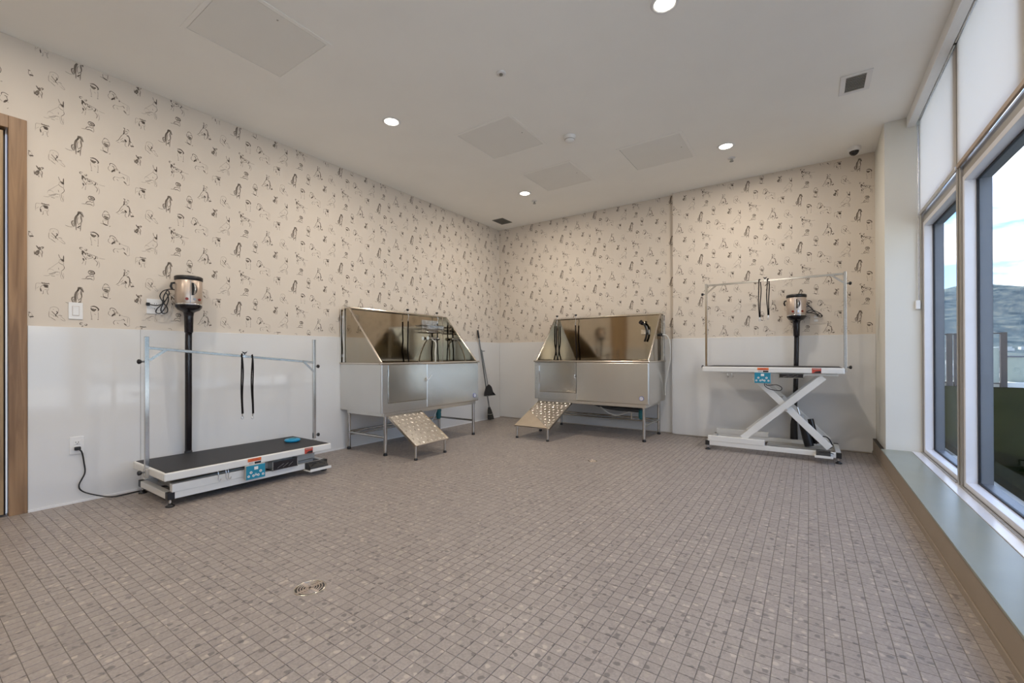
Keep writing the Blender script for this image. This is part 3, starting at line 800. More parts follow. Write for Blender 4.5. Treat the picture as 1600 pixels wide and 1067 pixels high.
downlight(1.20, -5.38, 'round recessed lamp above the doorway, out of view')
downlight(3.53, -5.38, 'round recessed lamp just over the viewer')
downlight(1.20, -7.45, 'round recessed lamp behind the viewer at the door side')
downlight(3.53, -7.45, 'round recessed lamp behind the viewer at the window side')

def vent(name, label, cx, cy, sx, sy, m, along, n, border, frame_m):
    t = thing(name, label, 'vent', (cx, cy, H))
    b = border
    fm = MB()
    for a, bb_, c, d in ((-sx, sx, -sy, -sy + b), (-sx, sx, sy - b, sy), (-sx, -sx + b, -sy + b, sy - b), (sx - b, sx, -sy + b, sy - b)):
        fm.box(a, bb_, c, d, -0.006, -0.0003)
    fm.build('frame', frame_m, t, bevel=0.0015)
    MB().box(-sx + b, sx - b, -sy + b, sy - b, -0.0015, -0.0003).build('backing', M['mesh'], t)
    for k in range(n):
        f = (k + 0.5) / n
        if along == 'x':
            y = -sy + b + f * 2 * (sy - b); s = MB().bar((-sx + b, y, -0.005), (sx - b, y, -0.005), 0.0025, 0.008)
        else:
            x = -sx + b + f * 2 * (sx - b); s = MB().bar((x, -sy + b, -0.005), (x, sy - b, -0.005), 0.0025, 0.008)
        s.build('slat', m, t)
vent('ceiling_vent', 'white-framed ceiling vent with dark slats by the blinds', 4.518, -1.615, 0.095, 0.145, M['slat'], 'x', 9, 0.035, M['white'])
vent('ceiling_vent', 'small grey ceiling grille over the far corner', 0.335, -0.38, 0.10, 0.13, M['grey'], 'x', 10, 0.008, M['grey'])

def sprinkler(cx, cy, label, flat=False):
    t = thing('sprinkler_head', label, 'sprinkler', (cx, cy, H), group='ceiling sprinkler heads')
    MB().lathe([(0.036, -0.0005), (0.034, -0.007), (0.018, -0.009), (0.0, -0.009)], n=20).build('escutcheon', M['white'], t)
    MB().cyl((0, 0, -0.008), (0, 0, -0.030 if not flat else -0.016), 0.009, 0.006, n=10).build('stem', M['pole'], t)
    if not flat:
        MB().bar((-0.012, 0, -0.010), (-0.008, 0, -0.034), 0.004, 0.003).bar((0.012, 0, -0.010), (0.008, 0, -0.034), 0.004, 0.003).build('yoke', M['pole'], t)
        m = MB().cyl((0, 0, -0.036), (0, 0, -0.033), 0.020, n=14); m.build('deflector', M['pole'], t)
    else:
        MB().lathe([(0.0, -0.018), (0.012, -0.017), (0.014, -0.009)], n=14).build('cap', M['grey'], t)
    return t
sprinkler(3.558, -0.744, 'small sprinkler head hanging behind the far right lamp')
sprinkler(1.198, -0.845, 'small sprinkler head by the lamp nearest the far corner')
sprinkler(2.373, -3.234, 'small flush sprinkler head alone in the ceiling middle', True)
t = thing('smoke_detector', 'round white smoke detector between two ceiling access panels', 'detector', (2.367, -2.122, H))
MB().lathe([(0.058, -0.0005), (0.058, -0.012), (0.050, -0.022)], n=28).build('base', M['white'], t)
MB().lathe([(0.050, -0.0225), (0.044, -0.040), (0.030, -0.052), (0.0, -0.055)], n=28).build('cover', M['white'], t)
MB().lathe([(0.0470, -0.030), (0.0475, -0.034), (0.0450, -0.038)], n=28).build('vent_slot', M['slat'], t)
t = thing('dome_camera', 'small white dome camera with dark bubble over the raised table', 'camera', (4.600, -0.30, H))
MB().lathe([(0.055, -0.0005), (0.056, -0.03), (0.050, -0.038), (0.0, -0.038)], n=28).build('housing', M['white'], t)
MB().lathe([(0.040, -0.0385), (0.038, -0.052), (0.026, -0.070), (0.010, -0.078), (0.0, -0.079)], n=24).build('dome', M['blackg'], t)

# ------------------------------------------------------------------ wall plates
def on_wall_left(name, label, cat, y, z):   # local x out of the wall, local y along +y
    return thing(name, label, cat, (0.0125 if z < WZ else 0.0005, y, z))
def receptacle(t, dy, dz, m=None):
    MB().box(0.006, 0.0085, dy - 0.017, dy + 0.017, dz - 0.013, dz + 0.013).build('socket', M['white'], t, bevel=0.001)
    MB().box(0.0086, 0.0090, dy - 0.008, dy - 0.0055, dz - 0.003, dz + 0.006).box(0.0086, 0.0090, dy + 0.0055, dy + 0.008, dz - 0.003, dz + 0.006).cyl((0.0085, dy, dz - 0.008), (0.0091, dy, dz - 0.008), 0.0025, n=8).build('slot', M['black'], t)
t = on_wall_left('light_switch', 'white rocker switch plate on the wallpaper by the door', 'switch', -5.025, 1.335)
MB().box(0, 0.006, -0.036, 0.036, -0.058, 0.058).build('plate', M['white'], t, bevel=0.002)
MB().box(0.006, 0.0075, -0.018, 0.018, -0.034, 0.034).build('bezel', M['champ'], t, bevel=0.001, label='beige bezel')
MB().prism([(0.0075, -0.015, -0.030), (0.0095, -0.015, -0.030), (0.0125, -0.015, 0.030), (0.0075, -0.015, 0.030)], (0, 0.030, 0)).build('rocker', M['white'], t)
t = on_wall_left('wall_outlet', 'white outlet low on the gloss panel with a black plug', 'outlet', -5.022, 0.400)
MB().box(0, 0.006, -0.036, 0.036, -0.060, 0.060).build('plate', M['white'], t, bevel=0.002)
receptacle(t, 0, 0.020); receptacle(t, 0, -0.020)
t = on_wall_left('wall_outlet', 'white double outlet plate beside the left dryer', 'outlet', -4.578, 1.405)
MB().box(0, 0.006, -0.055, 0.055, -0.058, 0.058).build('plate', M['white'], t, bevel=0.002)
receptacle(t, 0, 0.020); receptacle(t, 0, -0.020)
# power cord of the low table
cd = thing('power_cord', 'black power cord from the low outlet to the lowered table', 'cord', (0, 0, 0))
pts = spline([(0.045, -5.022, 0.376), (0.052, -5.005, 0.355), (0.030, -4.990, 0.28), (0.028, -4.985, 0.20), (0.030, -5.015, 0.12), (0.034, -4.99, 0.07), (0.05, -4.90, 0.02), (0.075, -4.845, 0.006),
              (0.082, -4.80, 0.006), (0.07, -4.70, 0.006), (0.05, -4.60, 0.006), (0.10, -4.52, 0.006)], 7)
MB().tube(pts, 0.0045, 8).build('cable', M['black'], cd)
MB().box(0.0215, 0.046, -5.038, -5.006, 0.367, 0.392).build('plug', M['black'], cd, bevel=0.005)

# ------------------------------------------------------------------ stainless dog-washing tubs
def tub(name, label, loc, rz, left):
    """local x along the front (seen left to right), y back = 0, front = -D, z up"""
    t = thing(name, label, 'tub', loc, rz, 'stainless dog-washing tubs')
    Wd, D = 1.535, 0.69
    zb, zr, zt = 0.435, 0.945, 1.525
    # shell: front, sides, back, bottom
    th = 0.02
    y0 = -D
    # front: fixed right panel and strips round the door
    dl, dr = 0.078, 0.612
    MB().box(0.0, dl - .003, y0, y0 + th, zb, zr - .02).build('corner_post', M['steel'], t, bevel=0.004)
    MB().box(dl - .003, dr + .004, y0 + .004, y0 + th, zb, 0.528).build('lower_panel', M['steel'], t, bevel=0.002)
    MB().box(dr + .004, Wd, y0, y0 + th, zb, zr - .02).build('front_panel', M['steel'], t, bevel=0.010)
    dz = MB().box(dl, dr, y0 - .002, y0 + th - .006, 0.533, zr - .024).build('door', M['steel_door'], t, bevel=0.003)
    for zz in (0.60, 0.84):
        MB().cyl((dl - .001, y0 - .006, zz - .035), (dl - .001, y0 - .006, zz + .035), 0.005, n=10).build('hinge', M['chrome'], dz)
    lx = dr - 0.008
    MB().cyl((lx, y0 - .002, 0.745), (lx, y0 - .030, 0.745), 0.011).cyl((lx, y0 - .018, 0.722), (lx, y0 - .018, 0.768), 0.006, n=8).build('latch', M['chrome'], dz)
    if left:
        MB().cyl((lx + .012, y0 - .024, 0.75), (lx + .055, y0 - .035, 0.80), 0.007, n=10).build('latch_lever', M['chrome'], dz)
    # sides, back, basin
    MB().box(0.0, th, y0 + th, 0, zb, zr - .02).build('side_panel', M['steel'], t, bevel=0.003)
    MB().box(Wd - th, Wd, y0 + th, 0, zb, zr - .02).build('side_panel', M['steel'], t, bevel=0.003)
    MB().box(th, Wd - th, -th, 0, zb, zr - .02).build('back_panel', M['steel'], t)
    MB().box(th, Wd - th, y0 + th, -th, zb, zb + .02).build('basin_floor', M['steel_in'], t)
    # rolled rim
    for nm, a in (('front', ((-.012, y0 - .012), (Wd + .012, y0 + .022))), ('left', ((-.012, y0 + .022), (.022, 0.0))), ('right', ((Wd - .022, y0 + .022), (Wd + .012, 0.0)))):
        MB().box(a[0][0], a[1][0], a[0][1], a[1][1], zr - .02, zr).build('rim', M['steel_edge'], t, bevel=0.006)
    # splash back and slanted splash sides
    yb = -0.085
    MB().box(0.03, Wd - 0.03, yb, yb + 0.012, zr - .02, zt).build('splash_back', M['steel_in'], t)
    for x in (0.012, Wd - 0.024):
        MB().prism([(x, yb, zr), (x, y0 + .045, zr), (x, yb - .055, zt), (x, yb, zt)], (0.012, 0, 0)).build('splash_side', M['steel_in'], t)
        e = MB().bar((x + .006, y0 + .030, zr), (x + .006, yb - .055, zt + .006), 0.018, 0.016)
        e.build('splash_edge', M['steel_edge'], t, bevel=0.003)
    MB().box(0.005, Wd - .005, yb - .062, yb + .012, zt, zt + .012).build('top_ledge', M['steel_edge'], t, bevel=0.003)
    # tether rail
    MB().box(0.03, Wd + .01, yb + .03, yb + .046, zt + .014, zt + .030).build('tether_rail', M['tube'], t, bevel=0.002)
    for x in (0.05, Wd * .5, Wd - .03):
        MB().box(x - .008, x + .008, yb + .032, yb + .044, zt - .02, zt + .014).build('rail_bracket', M['tube'], t)
    knobs = (0.88, 1.385) if left else (0.0, 0.375)
    knobs = (0.85, 1.36) if left else (0.04, 0.34)
    for x in knobs:
        MB().cyl((x, yb - .04, zt + .012), (x, yb - .04, zt + .042), 0.005, n=8).build('tether_bolt', M['chrome'], t)
        MB().lathe([(0.0, 0.044), (0.010, 0.040), (0.019, 0.054), (0.016, 0.062), (0.0, 0.060)], (x, yb - .04, zt), 12).build('tether_knob', M['black'], t)
        MB().tube(spline([(x, yb - .05, zt), (x + .006, yb - .052, zt - .03), (x - .004, yb - .052, zt - .07), (x, yb - .05, zt - .09)], 4), 0.004, 6).build('tether_hook', M['chrome'], t)
        L_ = zt - .09
        k = random.Random(int(x * 100))
        pl = [(x, yb - .05, L_)]
        for q in range(1, 7):
            pl.append((x + k.uniform(-.018, .018) * (1 if q > 2 else .2), yb - .05 + k.uniform(-.008, .008), L_ - (L_ - .70) * q / 6))
        MB().tube(spline(pl, 4), 0.009, 6).build('tether_strap', M['strap'], t)
    # rear service column
    xs = (-0.002, 0.03) if left else (Wd - .03, Wd + .002)
    MB().box(xs[0], xs[1], -0.075, -0.06, zr, zt).box(xs[0], xs[1], -0.012, 0.0, zr, zt).box(min(xs[0], xs[1]) + .004, max(xs[0], xs[1]) - .004, -.075, 0.0, zt - .012, zt).build('service_column', M['steel_edge'], t, bevel=0.002)
    xm = sum(xs) / 2
    MB().tube(spline([(xm, -.036, zr), (xm + .004, -.038, zr + .15), (xm - .004, -.034, zr + .35), (xm, -.036, zt - .03)], 5), 0.010, 8).build('service_pipe', M['tube'], t)
    for zz in (zr + .07, zt - .09):
        MB().cyl((xm, -.036, zz - .014), (xm, -.036, zz + .014), 0.015, n=8).build('pipe_nut', M['chrome'], t)
    # logo badge
    bx = Wd - .085
    bd = MB().cyl((bx, y0 - .0005, 0.507), (bx, y0 - .0045, 0.507), 0.024, n=24).build('badge', M['white'], t, label='round white badge with a blue ring')
    MB().tube([(bx + .024 * math.cos(a * PI / 12), y0 - .004, 0.507 + .024 * math.sin(a * PI / 12)) for a in range(24)], 0.0030, 6, True).build('badge_ring', BADGE, bd)
    MB().tube([(bx + .010 * math.cos(a * PI / 8), y0 - .0048, 0.507 + .011 * math.sin(a * PI / 8)) for a in range(1, 14)], 0.0014, 5).build('badge_mark', BADGE, bd)
    # sub-frame and legs
    zf = 0.395
    fr = MB().box(.04, Wd - .04, y0 + .02, y0 + .05, zf, zb).box(.04, Wd - .04, -.09, -.06, zf, zb).box(.04, .07, y0 + .05, -.09, zf, zb).box(Wd - .07, Wd - .04, y0 + .05, -.09, zf, zb)
    fr.build('base_frame', M['steel'], t, bevel=0.003)
    lf, lb = y0 + .035, -.055
    for x in (.068, Wd - .068):
        for y in (lf, lb):
            lg = MB().cyl((x, y, 0.03), (x, y, zf), 0.0185, n=18).build('leg', M['tube'], t)
            MB().lathe([(0.0, 0.0), (.021, 0.0), (.022, .012), (.016, .026), (.019, .038), (0, .04)], (x, y, 0), 16).build('foot', M['black'], lg)
    zs = 0.19
    MB().cyl((.068, lb, zs), (Wd - .068, lb, zs), 0.012, n=12).build('stretcher', M['tube'], t)
    MB().cyl((.068, lb + .0, zs - .035), (Wd - .068, lb, zs - .035), 0.008, n=10).build('stretcher', M['tube'], t)
    for x in (.068, Wd - .068):
        MB().cyl((x, lf, zs - .005), (x, lb, zs - .005), 0.012, n=12).build('stretcher', M['tube'], t)
    # drain trap
    tx, ty = (Wd - .33, -.30) if left else (Wd - .215, -.30)
    MB().lathe([(0, .205), (.022, .208), (.032, .228), (.034, .275), (.030, .30), (.036, .305), (.036, .33), (0, .33)], (tx, ty, 0), 18).build('drain_trap', M['trap'], t, label='teal drain trap')
    MB().cyl((tx, ty, .328), (tx, ty, zb), 0.028).build('drain_neck', M['pipe'], t)
    if left:
        MB().tube(spline([(tx - .03, ty, .33), (tx - .14, ty - .02, .20), (tx - .24, ty, .15)], 6), .008, 8).build('hose', M['hose'], t)
        MB().tube(spline([(tx + .03, ty, .34), (tx + .16, ty, .38), (tx + .24, ty, .44)], 6), .008, 8).build('hose', M['hose'], t)
        for dx in (-.32, -.22):
            MB().tube(spline([(tx + dx, ty + .08, zb), (tx + dx - .02, ty + .08, .30), (tx + dx - .05, ty + .08, .17)], 5), .007, 8).build('hose', M['hose'], t)
    else:
        MB().tube(spline([(tx - .02, ty, .318), (tx - .15, ty, .322), (tx - .42, ty, .33), (tx - .62, ty, .37)], 6), .028, 12).build('drain_pipe', M['pipe'], t)
        MB().tube(spline([(tx - .60, ty, .41), (tx - .48, ty - .02, .29), (tx - .33, ty, .235), (tx - .18, ty, .28), (tx - .05, ty, .34)], 7), .011, 8).build('hose', M['hose'], t)
        MB().tube(spline([(tx - .55, ty + .03, .41), (tx - .52, ty + .03, .33), (tx - .25, ty + .02, .30), (tx - .03, ty, .355)], 7), .009, 8).build('hose', M['pipe'], t)
        MB().box(tx - .21, tx - .20, -.066, -.056, zs - .03, zf + .02).build('pipe_hanger', M['tube'], t)
    # fittings on the splash back
    if left:
        # wire bottle basket, mixer and hand shower near the right end
        bx0, bx1 = Wd - .42, Wd - .12
        bz = 1.315
        bk = MB()
        for zz in (bz, bz + .045, bz + .09):
            bk.tube([(bx0, yb - .01, zz), (bx0, yb - .11, zz), (bx1, yb - .11, zz), (bx1, yb - .01, zz)], .005, 6, True)
        for q in range(16):
            x = bx0 + (bx1 - bx0) * (q + .5) / 16
            bk.tube([(x, yb - .01, bz + .16), (x, yb - .01, bz), (x, yb - .11, bz), (x, yb - .11, bz + .09)], .0036, 5)
        bk.build('wire_basket', M['tube'], t)
        MB().cyl((bx0 + .10, yb - .045, bz - .075), (bx1 - .05, yb - .045, bz - .075), .016, n=14).build('mixer_tap', M['chrome'], t)
        for x in (bx0 + .09, bx1 - .04):
            MB().cyl((x - .018, yb - .045, bz - .075), (x + .018, yb - .045, bz - .075), .024, .020, n=12).build('tap_handle', M['chrome'], t)
            MB().cyl((x + (.03 if x < bx1 - .1 else -.03), yb, bz - .075), (x + (.03 if x < bx1 - .1 else -.03), yb - .045, bz - .075), .013, n=10).build('tap_inlet', M['chrome'], t)
        xm = (bx0 + bx1) / 2
        MB().tube(spline([(xm, yb - .045, bz - .09), (xm + .01, yb - .10, bz - .14), (xm - .03, yb - .13, bz - .26), (xm - .05, yb - .15, bz - .38), (xm - .08, yb - .16, bz - .6)], 6), .009, 8).build('shower_hose', M['hose'], t)
        MB().tube(spline([(xm + .06, yb - .045, bz - .09), (xm + .06, yb - .05, bz - .2), (xm + .07, yb - .04, bz - .5)], 6), .006, 8).build('shower_hose', M['chrome'], t)
    else:
        sx, sz = Wd - .20, 1.385
        MB().box(sx - .075, sx + .03, yb - .030, yb, sz - .11, sz - .045).build('soap_dish', M['steel_edge'], t, bevel=0.004)
        MB().cyl((sx - .01, yb, sz - .09), (sx - .01, yb - .05, sz - .09), .014, n=12).build('shower_bracket', M['chrome'], t)
        MB().tube(spline([(sx - .045, yb - .07, sz + .035), (sx - .02, yb - .07, sz + .02), (sx + .008, yb - .06, sz - .05), (sx + .004, yb - .055, sz - .13), (sx - .02, yb - .05, sz - .20)], 6), .0125, 10).build('shower_handle', M['black'], t)
        MB().tube([(sx + .012, yb - .076, sz + .00), (sx + .020, yb - .070, sz - .05), (sx + .016, yb - .066, sz - .09)], .004, 6).build('shower_trim', M['chrome'], t)
        MB().cyl((sx - .055, yb - .10, sz + .05), (sx - .040, yb - .06, sz + .03), .028, .022, n=16).build('shower_head', M['blackg'], t)
        # hose that loops outside the right end
        MB().cyl((Wd - .012, -.16, 1.265), (Wd + .010, -.16, 1.265), .020, n=14).cyl((Wd - .03, -.22, 1.265), (Wd + .008, -.22, 1.265), .018, n=14).build('hose_grommet', M['black'], t)
        MB().tube(spline([(Wd + .01, -.16, 1.265), (Wd + .06, -.14, 1.25), (Wd + .09, -.12, 1.15), (Wd + .085, -.10, 0.95), (Wd + .05, -.08, 0.80), (Wd + .015, -.05, 0.62), (Wd + .01, -.03, .5)], 7), .008, 8).build('supply_hose', M['hose'], t)
    # perforated/raised-dot ramp
    rx0, rx1 = (.085, .545) if left else (.06, .545)
    rp_y0, rp_z0 = y0 - .385, 0.145
    rp_y1, rp_z1 = y0 + .02, 0.405
    if not left:
        rp_y0 = y0 - .575; rp_z0 = .150
    rp = MB()
    rp.prism([(rx0, rp_y1, rp_z1), (rx0, rp_y0, rp_z0), (rx0, rp_y0, rp_z0 - .008), (rx0, rp_y1, rp_z1 - .008)], (rx1 - rx0, 0, 0))
    rmp = rp.build('ramp_plate', M['tread'], t)
    d = Vector((0, rp_y0 - rp_y1, rp_z0 - rp_z1)); Ln = d.length; d.normalize()
    nn = Vector((0, d.z, -d.y)); 
    if nn.z < 0: nn = -nn
    bm = MB()
    rows, cols = int(Ln / .055), 8
    for r in range(rows):
        for c in range(cols):
            x = rx0 + (rx1 - rx0) * (c + (.3 if r % 2 else .7)) / cols
            p = Vector((x, rp_y1, rp_z1)) + d * (Ln * (r + .5) / rows)
            ang = PI / 4 if (r + c) % 2 else -PI / 4
            ax = Vector((1, 0, 0)) * math.cos(ang) + d * math.sin(ang)
            ay = nn.cross(ax)
            base = []; top = []
            for q in range(8):
                a = q * PI / 4
                base.append(p + ax * (.021 * math.cos(a)) + ay * (.011 * math.sin(a)))
                top.append(p + ax * (.011 * math.cos(a)) + ay * (.004 * math.sin(a)) + nn * .0045)
            bm.add(base + top, [(q, (q + 1) % 8, 8 + (q + 1) % 8, 8 + q) for q in range(8)] + [tuple(range(8, 16))], True)
    bm.build('tread_dots', M['tread'], rmp, kind='stuff')
    for x in (rx0, rx1):
        MB().bar((x, rp_y1, rp_z1 - .006), (x, rp_y0, rp_z0 - .006), .006, .024).build('ramp_edge', M['steel_edge'], rmp)
    if not left:
        o_ = nn * .007
        a = Vector((rx0 + .002, rp_y1 + .1 * 0, rp_z1)) + d * (Ln * .42) + o_
        b = Vector((rx0 + .002, rp_y0, rp_z0)) + o_
        c = Vector((rx1 - .02, rp_y0, rp_z0)) + o_
        MB().prism([a, b, c], nn * .002).build('smooth_triangle', M['tri_beige'], rmp, label='smooth beige triangle lying on the ramp')  # thin smooth beige triangle laid over the tread dots
    for x in (rx0 + .022, rx1 - .03):
        yl = rp_y0 + .02
        lg = MB().cyl((x, yl, .02), (x, yl, rp_z0 + .002), .0125, n=14).build('ramp_leg', M['tube'], rmp)
        MB().lathe([(0, 0), (.017, 0), (.018, .010), (.014, .022), (0, .023)], (x, yl, 0), 14).build('foot', M['black'], lg)
    return t
BADGE = mat('badge_blue', (0.10, 0.12, 0.40), 0.4)
tub('washing_tub', 'stainless dog-washing tub against the left wall, with bottle basket and ramp', (0.015, -2.965, 0), PI / 2, True)
tub('washing_tub', 'stainless dog-washing tub against the far wall, with black hand shower', (1.165, -0.11, 0), 0, False)

# ------------------------------------------------------------------ electric grooming tables
def groom_table(name, label, loc, rz, ztop, raised):
    """local x along the front 0..L, y 0 (back) to -0.62 (front)"""
    t = thing(name, label, 'table', loc, rz, 'electric grooming tables')
    L_, D = 1.215, 0.62
    zt, zb = ztop - .055, ztop
    tp = MB()
    tp.box(0, L_, -D, -D + .03, zt, zb).box(0, L_, -.03, 0, zt, zb).box(0, .03, -D + .03, -.03, zt, zb).box(L_ - .03, L_, -D + .03, -.03, zt, zb)
    tp.build('table_frame', M['enamel'], t, bevel=0.008)
    MB().box(.012, L_ - .012, -D + .012, -.012, zb - .012, zb + .003).build('table_mat', M['rubber'], t, bevel=0.006, label='black rubber table mat')
    MB().box(.03, L_ - .03, -D + .03, -.03, zb - .02, zb - .013).build('table_deck', M['enamel_grey'], t)
    # base
    e = .045
    bz0, bz1 = .052, .098
    for y in (-D + .045, -.045):
        MB().box(e, L_ - e, y - .02, y + .02, bz0, bz1).build('base_rail', M['enamel'], t, bevel=0.003)
        MB().box(e + .005, .575, y - .024 + (0 if y < -.3 else .0), y + .024, bz1, bz1 + .055).build('guide_channel', M['enamel'], t, bevel=0.003)
    for x in (e, L_ - e):
        MB().box(x - .02, x + .02, -D + .065, -.065, bz0, bz1 - .002).build('base_crossbar', M['enamel'], t, bevel=0.003)
        for y in (-D + .045, -.045):
            ft = MB().box(x - .021, x + .021, y - .021, y + .021, bz0 - .002, bz1 + .001).build('corner_cap', M['black'], t, bevel=0.002)
            fo = MB().cyl((x, y, .02), (x, y, bz0), .008, n=10).build('levelling_foot', M['chrome'], t)
            MB().lathe([(0, 0), (.026, 0), (.027, .007), (.014, .016), (.010, .024), (0, .024)], (x, y, 0), 16).build('pad', M['black'], fo)
    if raised:
        top_z = zt - .022
        for y in (-D + .06, -.06):
            MB().box(.19, .62, y - .018, y + .018, zt - .014, zt).box(.62, 1.17, y - .018, y + .018, zt - .022, zt - .004).build('top_channel', M['enamel'], t, bevel=0.002)
            MB().bar((.375, y, .150), (1.06, y, top_z - .012), .062, .024, up=(0, 1, 0)).build('scissor_arm', M['enamel'], t, bevel=0.003)
            y2 = y + .032 if y < -.3 else y - .032
            MB().bar((.485, y2, top_z - .03), (1.105, y2, .128), .062, .024, up=(0, 1, 0)).build('scissor_arm', M['enamel'], t, bevel=0.003)
            MB().cyl((.758, y - .020, .468), (.758, y + .052, .468), .012, n=12).build('pivot_bolt', M['chrome'], t)
        MB().cyl((.375, -D + .06, .15), (.375, -.06, .15), .011, n=10).build('cross_rod', M['enamel_grey'], t)
        MB().bar((.70, -D + .10, .545), (.70, -.10, .545), .04, .04).build('lift_crossbar', M['enamel'], t, bevel=0.003)
        MB().cyl((.845, -.30, .475), (.875, -.30, .36), .009, n=12).build('actuator_rod', M['chrome'], t)
        MB().cyl((.866, -.30, .40), (.895, -.30, .30), .030, n=18).build('actuator_tube', M['enamel_grey'], t)
        MB().cyl((.893, -.30, .31), (.945, -.30, .09), .038, .042, n=18).build('actuator_motor', M['black'], t)
        MB().cyl((.955, -.27, .36), (1.005, -.27, .12), .026, .03, n=16).build('motor_housing', M['blackg'], t)
        MB().tube(spline([(1.0, -.32, .12), (1.05, -.34, .20), (1.10, -.35, .19), (1.13, -.36, .12), (1.09, -.38, .10), (1.04, -.36, .15), (1.06, -.35, .11)], 7), .006, 8).build('motor_cable', M['black'], t)
        MB().tube(spline([(.58, -D - .02, zt - .10), (.585, -D - .03, zt - .13), (.63, -D - .035, zt - .16), (.71, -D - .035, zt - .17), (.725, -D - .03, zt - .14), (.68, -D - .03, zt - .115), (.61, -D - .03, zt - .125), (.59, -D - .02, zt - .11)], 6), .0038, 6).build('outlet_cable', M['black'], t)
        MB().box(.575, 1.15, -.30, -.10, .055, .068).build('tray_plate', M['enamel_grey'], t)
    else:
        for y in (-D + .085, -.085):
            MB().bar((.10, y, .125), (1.10, y, .150), .05, .024, up=(0, 1, 0)).build('scissor_arm', M['enamel_grey'], t)
        MB().box(.12, 1.1, -D + .10, -.10, .075, .11).build('lift_deck', M['enamel_grey'], t)
        MB().cyl((.80, -.33, .13), (1.06, -.33, .13), .03, n=14).build('actuator_motor', M['black'], t)
    # printed labels
    yf = -D - .0006
    lo = MB().box(.517, .615, yf, yf - .0012, zb - .030, zb - .006).build('warning_label', M['orange'], t, label='orange warning label')
    MB().box(.517, .615, yf, yf - .0012, zb - .052, zb - .0305).build('label_foot', M['white'], lo)
    MB().box(.565, .613, yf - .0012, yf - .0016, zb - .050, zb - .034).build('label_block', M['black'], lo)
    for q in range(3):
        MB().box(.523, .560, yf - .0012, yf - .0016, zb - .049 + q * .0055, zb - .0465 + q * .0055).build('label_line', M['grey'], lo)
        MB().box(.525 + .01 * q, .607 - .008 * q, yf - .0012, yf - .0016, zb - .027 + q * .007, zb - .0235 + q * .007).build('label_line', M['redlab'], lo)
    lo = MB().box(.968, 1.040, yf, yf - .0012, zb - .052, zb - .004).build('warning_label', M['redlab'], t, label='red and black warning label')
    MB().prism([(.975, yf - .0012, zb - .050), (1.038, yf - .0012, zb - .050), (1.038, yf - .0012, zb - .030), (1.0, yf - .0012, zb - .034)], (0, -.0004, 0)).build('label_block', M['black'], lo)
    MB().box(.974, 1.034, yf - .0012, yf - .0016, zb - .016, zb - .010).build('label_line', M['champ'], lo)
    # socket box
    sx, sz = .492, zt + .004
    yo = -D - .002
    sb = MB().box(sx, sx + .142, yo - .022, yo, sz - .108, sz).build('socket_box', M['enamel_grey'], t, bevel=0.003)
    sp = MB().box(sx + .002, sx + .140, yo - .026, yo - .022, sz - .106, sz - .002).build('socket_plate', M['teal'], t, bevel=0.002, label='teal double mains socket')
    yq = yo - .0268
    for cx in (sx + .036, sx + .106):
        cz = sz - .075
        pins = MB().cyl((cx, yq, cz + .021), (cx, yq + .001, cz + .021), .010, n=12).cyl((cx - .017, yq, cz - .006), (cx - .017, yq + .001, cz - .006), .009, n=12).cyl((cx + .017, yq, cz - .006), (cx + .017, yq + .001, cz - .006), .009, n=12)
        pins.build('pin_shroud', M['white'], sp)
        MB().box(cx - .002, cx + .002, yq - .0005, yq, cz + .016, cz + .027).box(cx - .021, cx - .013, yq - .0005, yq, cz - .008, cz - .004).box(cx + .013, cx + .021, yq - .0005, yq, cz - .008, cz - .004).build('pin_hole', M['black'], sp)
    MB().box(sx + .058, sx + .086, yq - .003, yq, sz - .037, sz - .014).build('switch', M['white'], sp, bevel=0.001)
    MB().box(sx + .064, sx + .080, yq - .0002, yq + .001, sz - .082, sz - .074).box(sx + .064, sx + .076, yq - .0002, yq + .001, sz - .070, sz - .066).build('print_line', M['white'], sp)
    # drawer tray under the top with a black controller lying in it
    tz = zt - .008 if raised else zt - .01
    hh = .040 if raised else .072
    MB().box(.700, .905, -D - .004, -D + .11, tz - hh, tz - hh + .006).box(.700, .704, -D - .004, -D + .11, tz - hh, tz).box(.901, .905, -D - .004, -D + .11, tz - hh, tz).build('drawer_tray', M['tube'], t)
    MB().box(.706, .899, -D - .007, -D - .002, tz - hh + .004, tz - .001).build('drawer_front', M['blackg'], t, bevel=0.002)
    for q in range(3):
        MB().bar((.735 + q * .045, -D - .0075, tz - hh * .75), (.79 + q * .035, -D - .0075, tz - hh * .35), .0012, .004, up=(0, 1, 0)).build('swoosh', M['chrome'], t)
    # foot pedal on its tray
    px0, px1 = (.972, 1.165) if not raised else (.985, 1.125)
    pz = .042 if not raised else .058
    MB().box(px0, px1, -D - .075, -D + .03, pz, pz + .006).box(px0, px1, -D - .079, -D - .073, pz, pz + .022).build('pedal_tray', M['enamel'], t, bevel=0.002)
    MB().prism([(px0 + .012, -D - .066, pz + .008), (px0 + .012, -D + .03, pz + .008), (px0 + .012, -D + .03, pz + .062), (px0 + .012, -D - .03, pz + .058), (px0 + .012, -D - .062, pz + .030)], (px1 - px0 - .03, 0, 0)).build('foot_pedal', M['black'], t, bevel=0.006)
    MB().tube([(px0 + .03 + q * .016, -D - .055 + .012 * math.sin(q * .8), pz + .050 + .012 * math.sin(q * .5)) for q in range(8)], .004, 6).build('pedal_cable', M['blackg'], t)
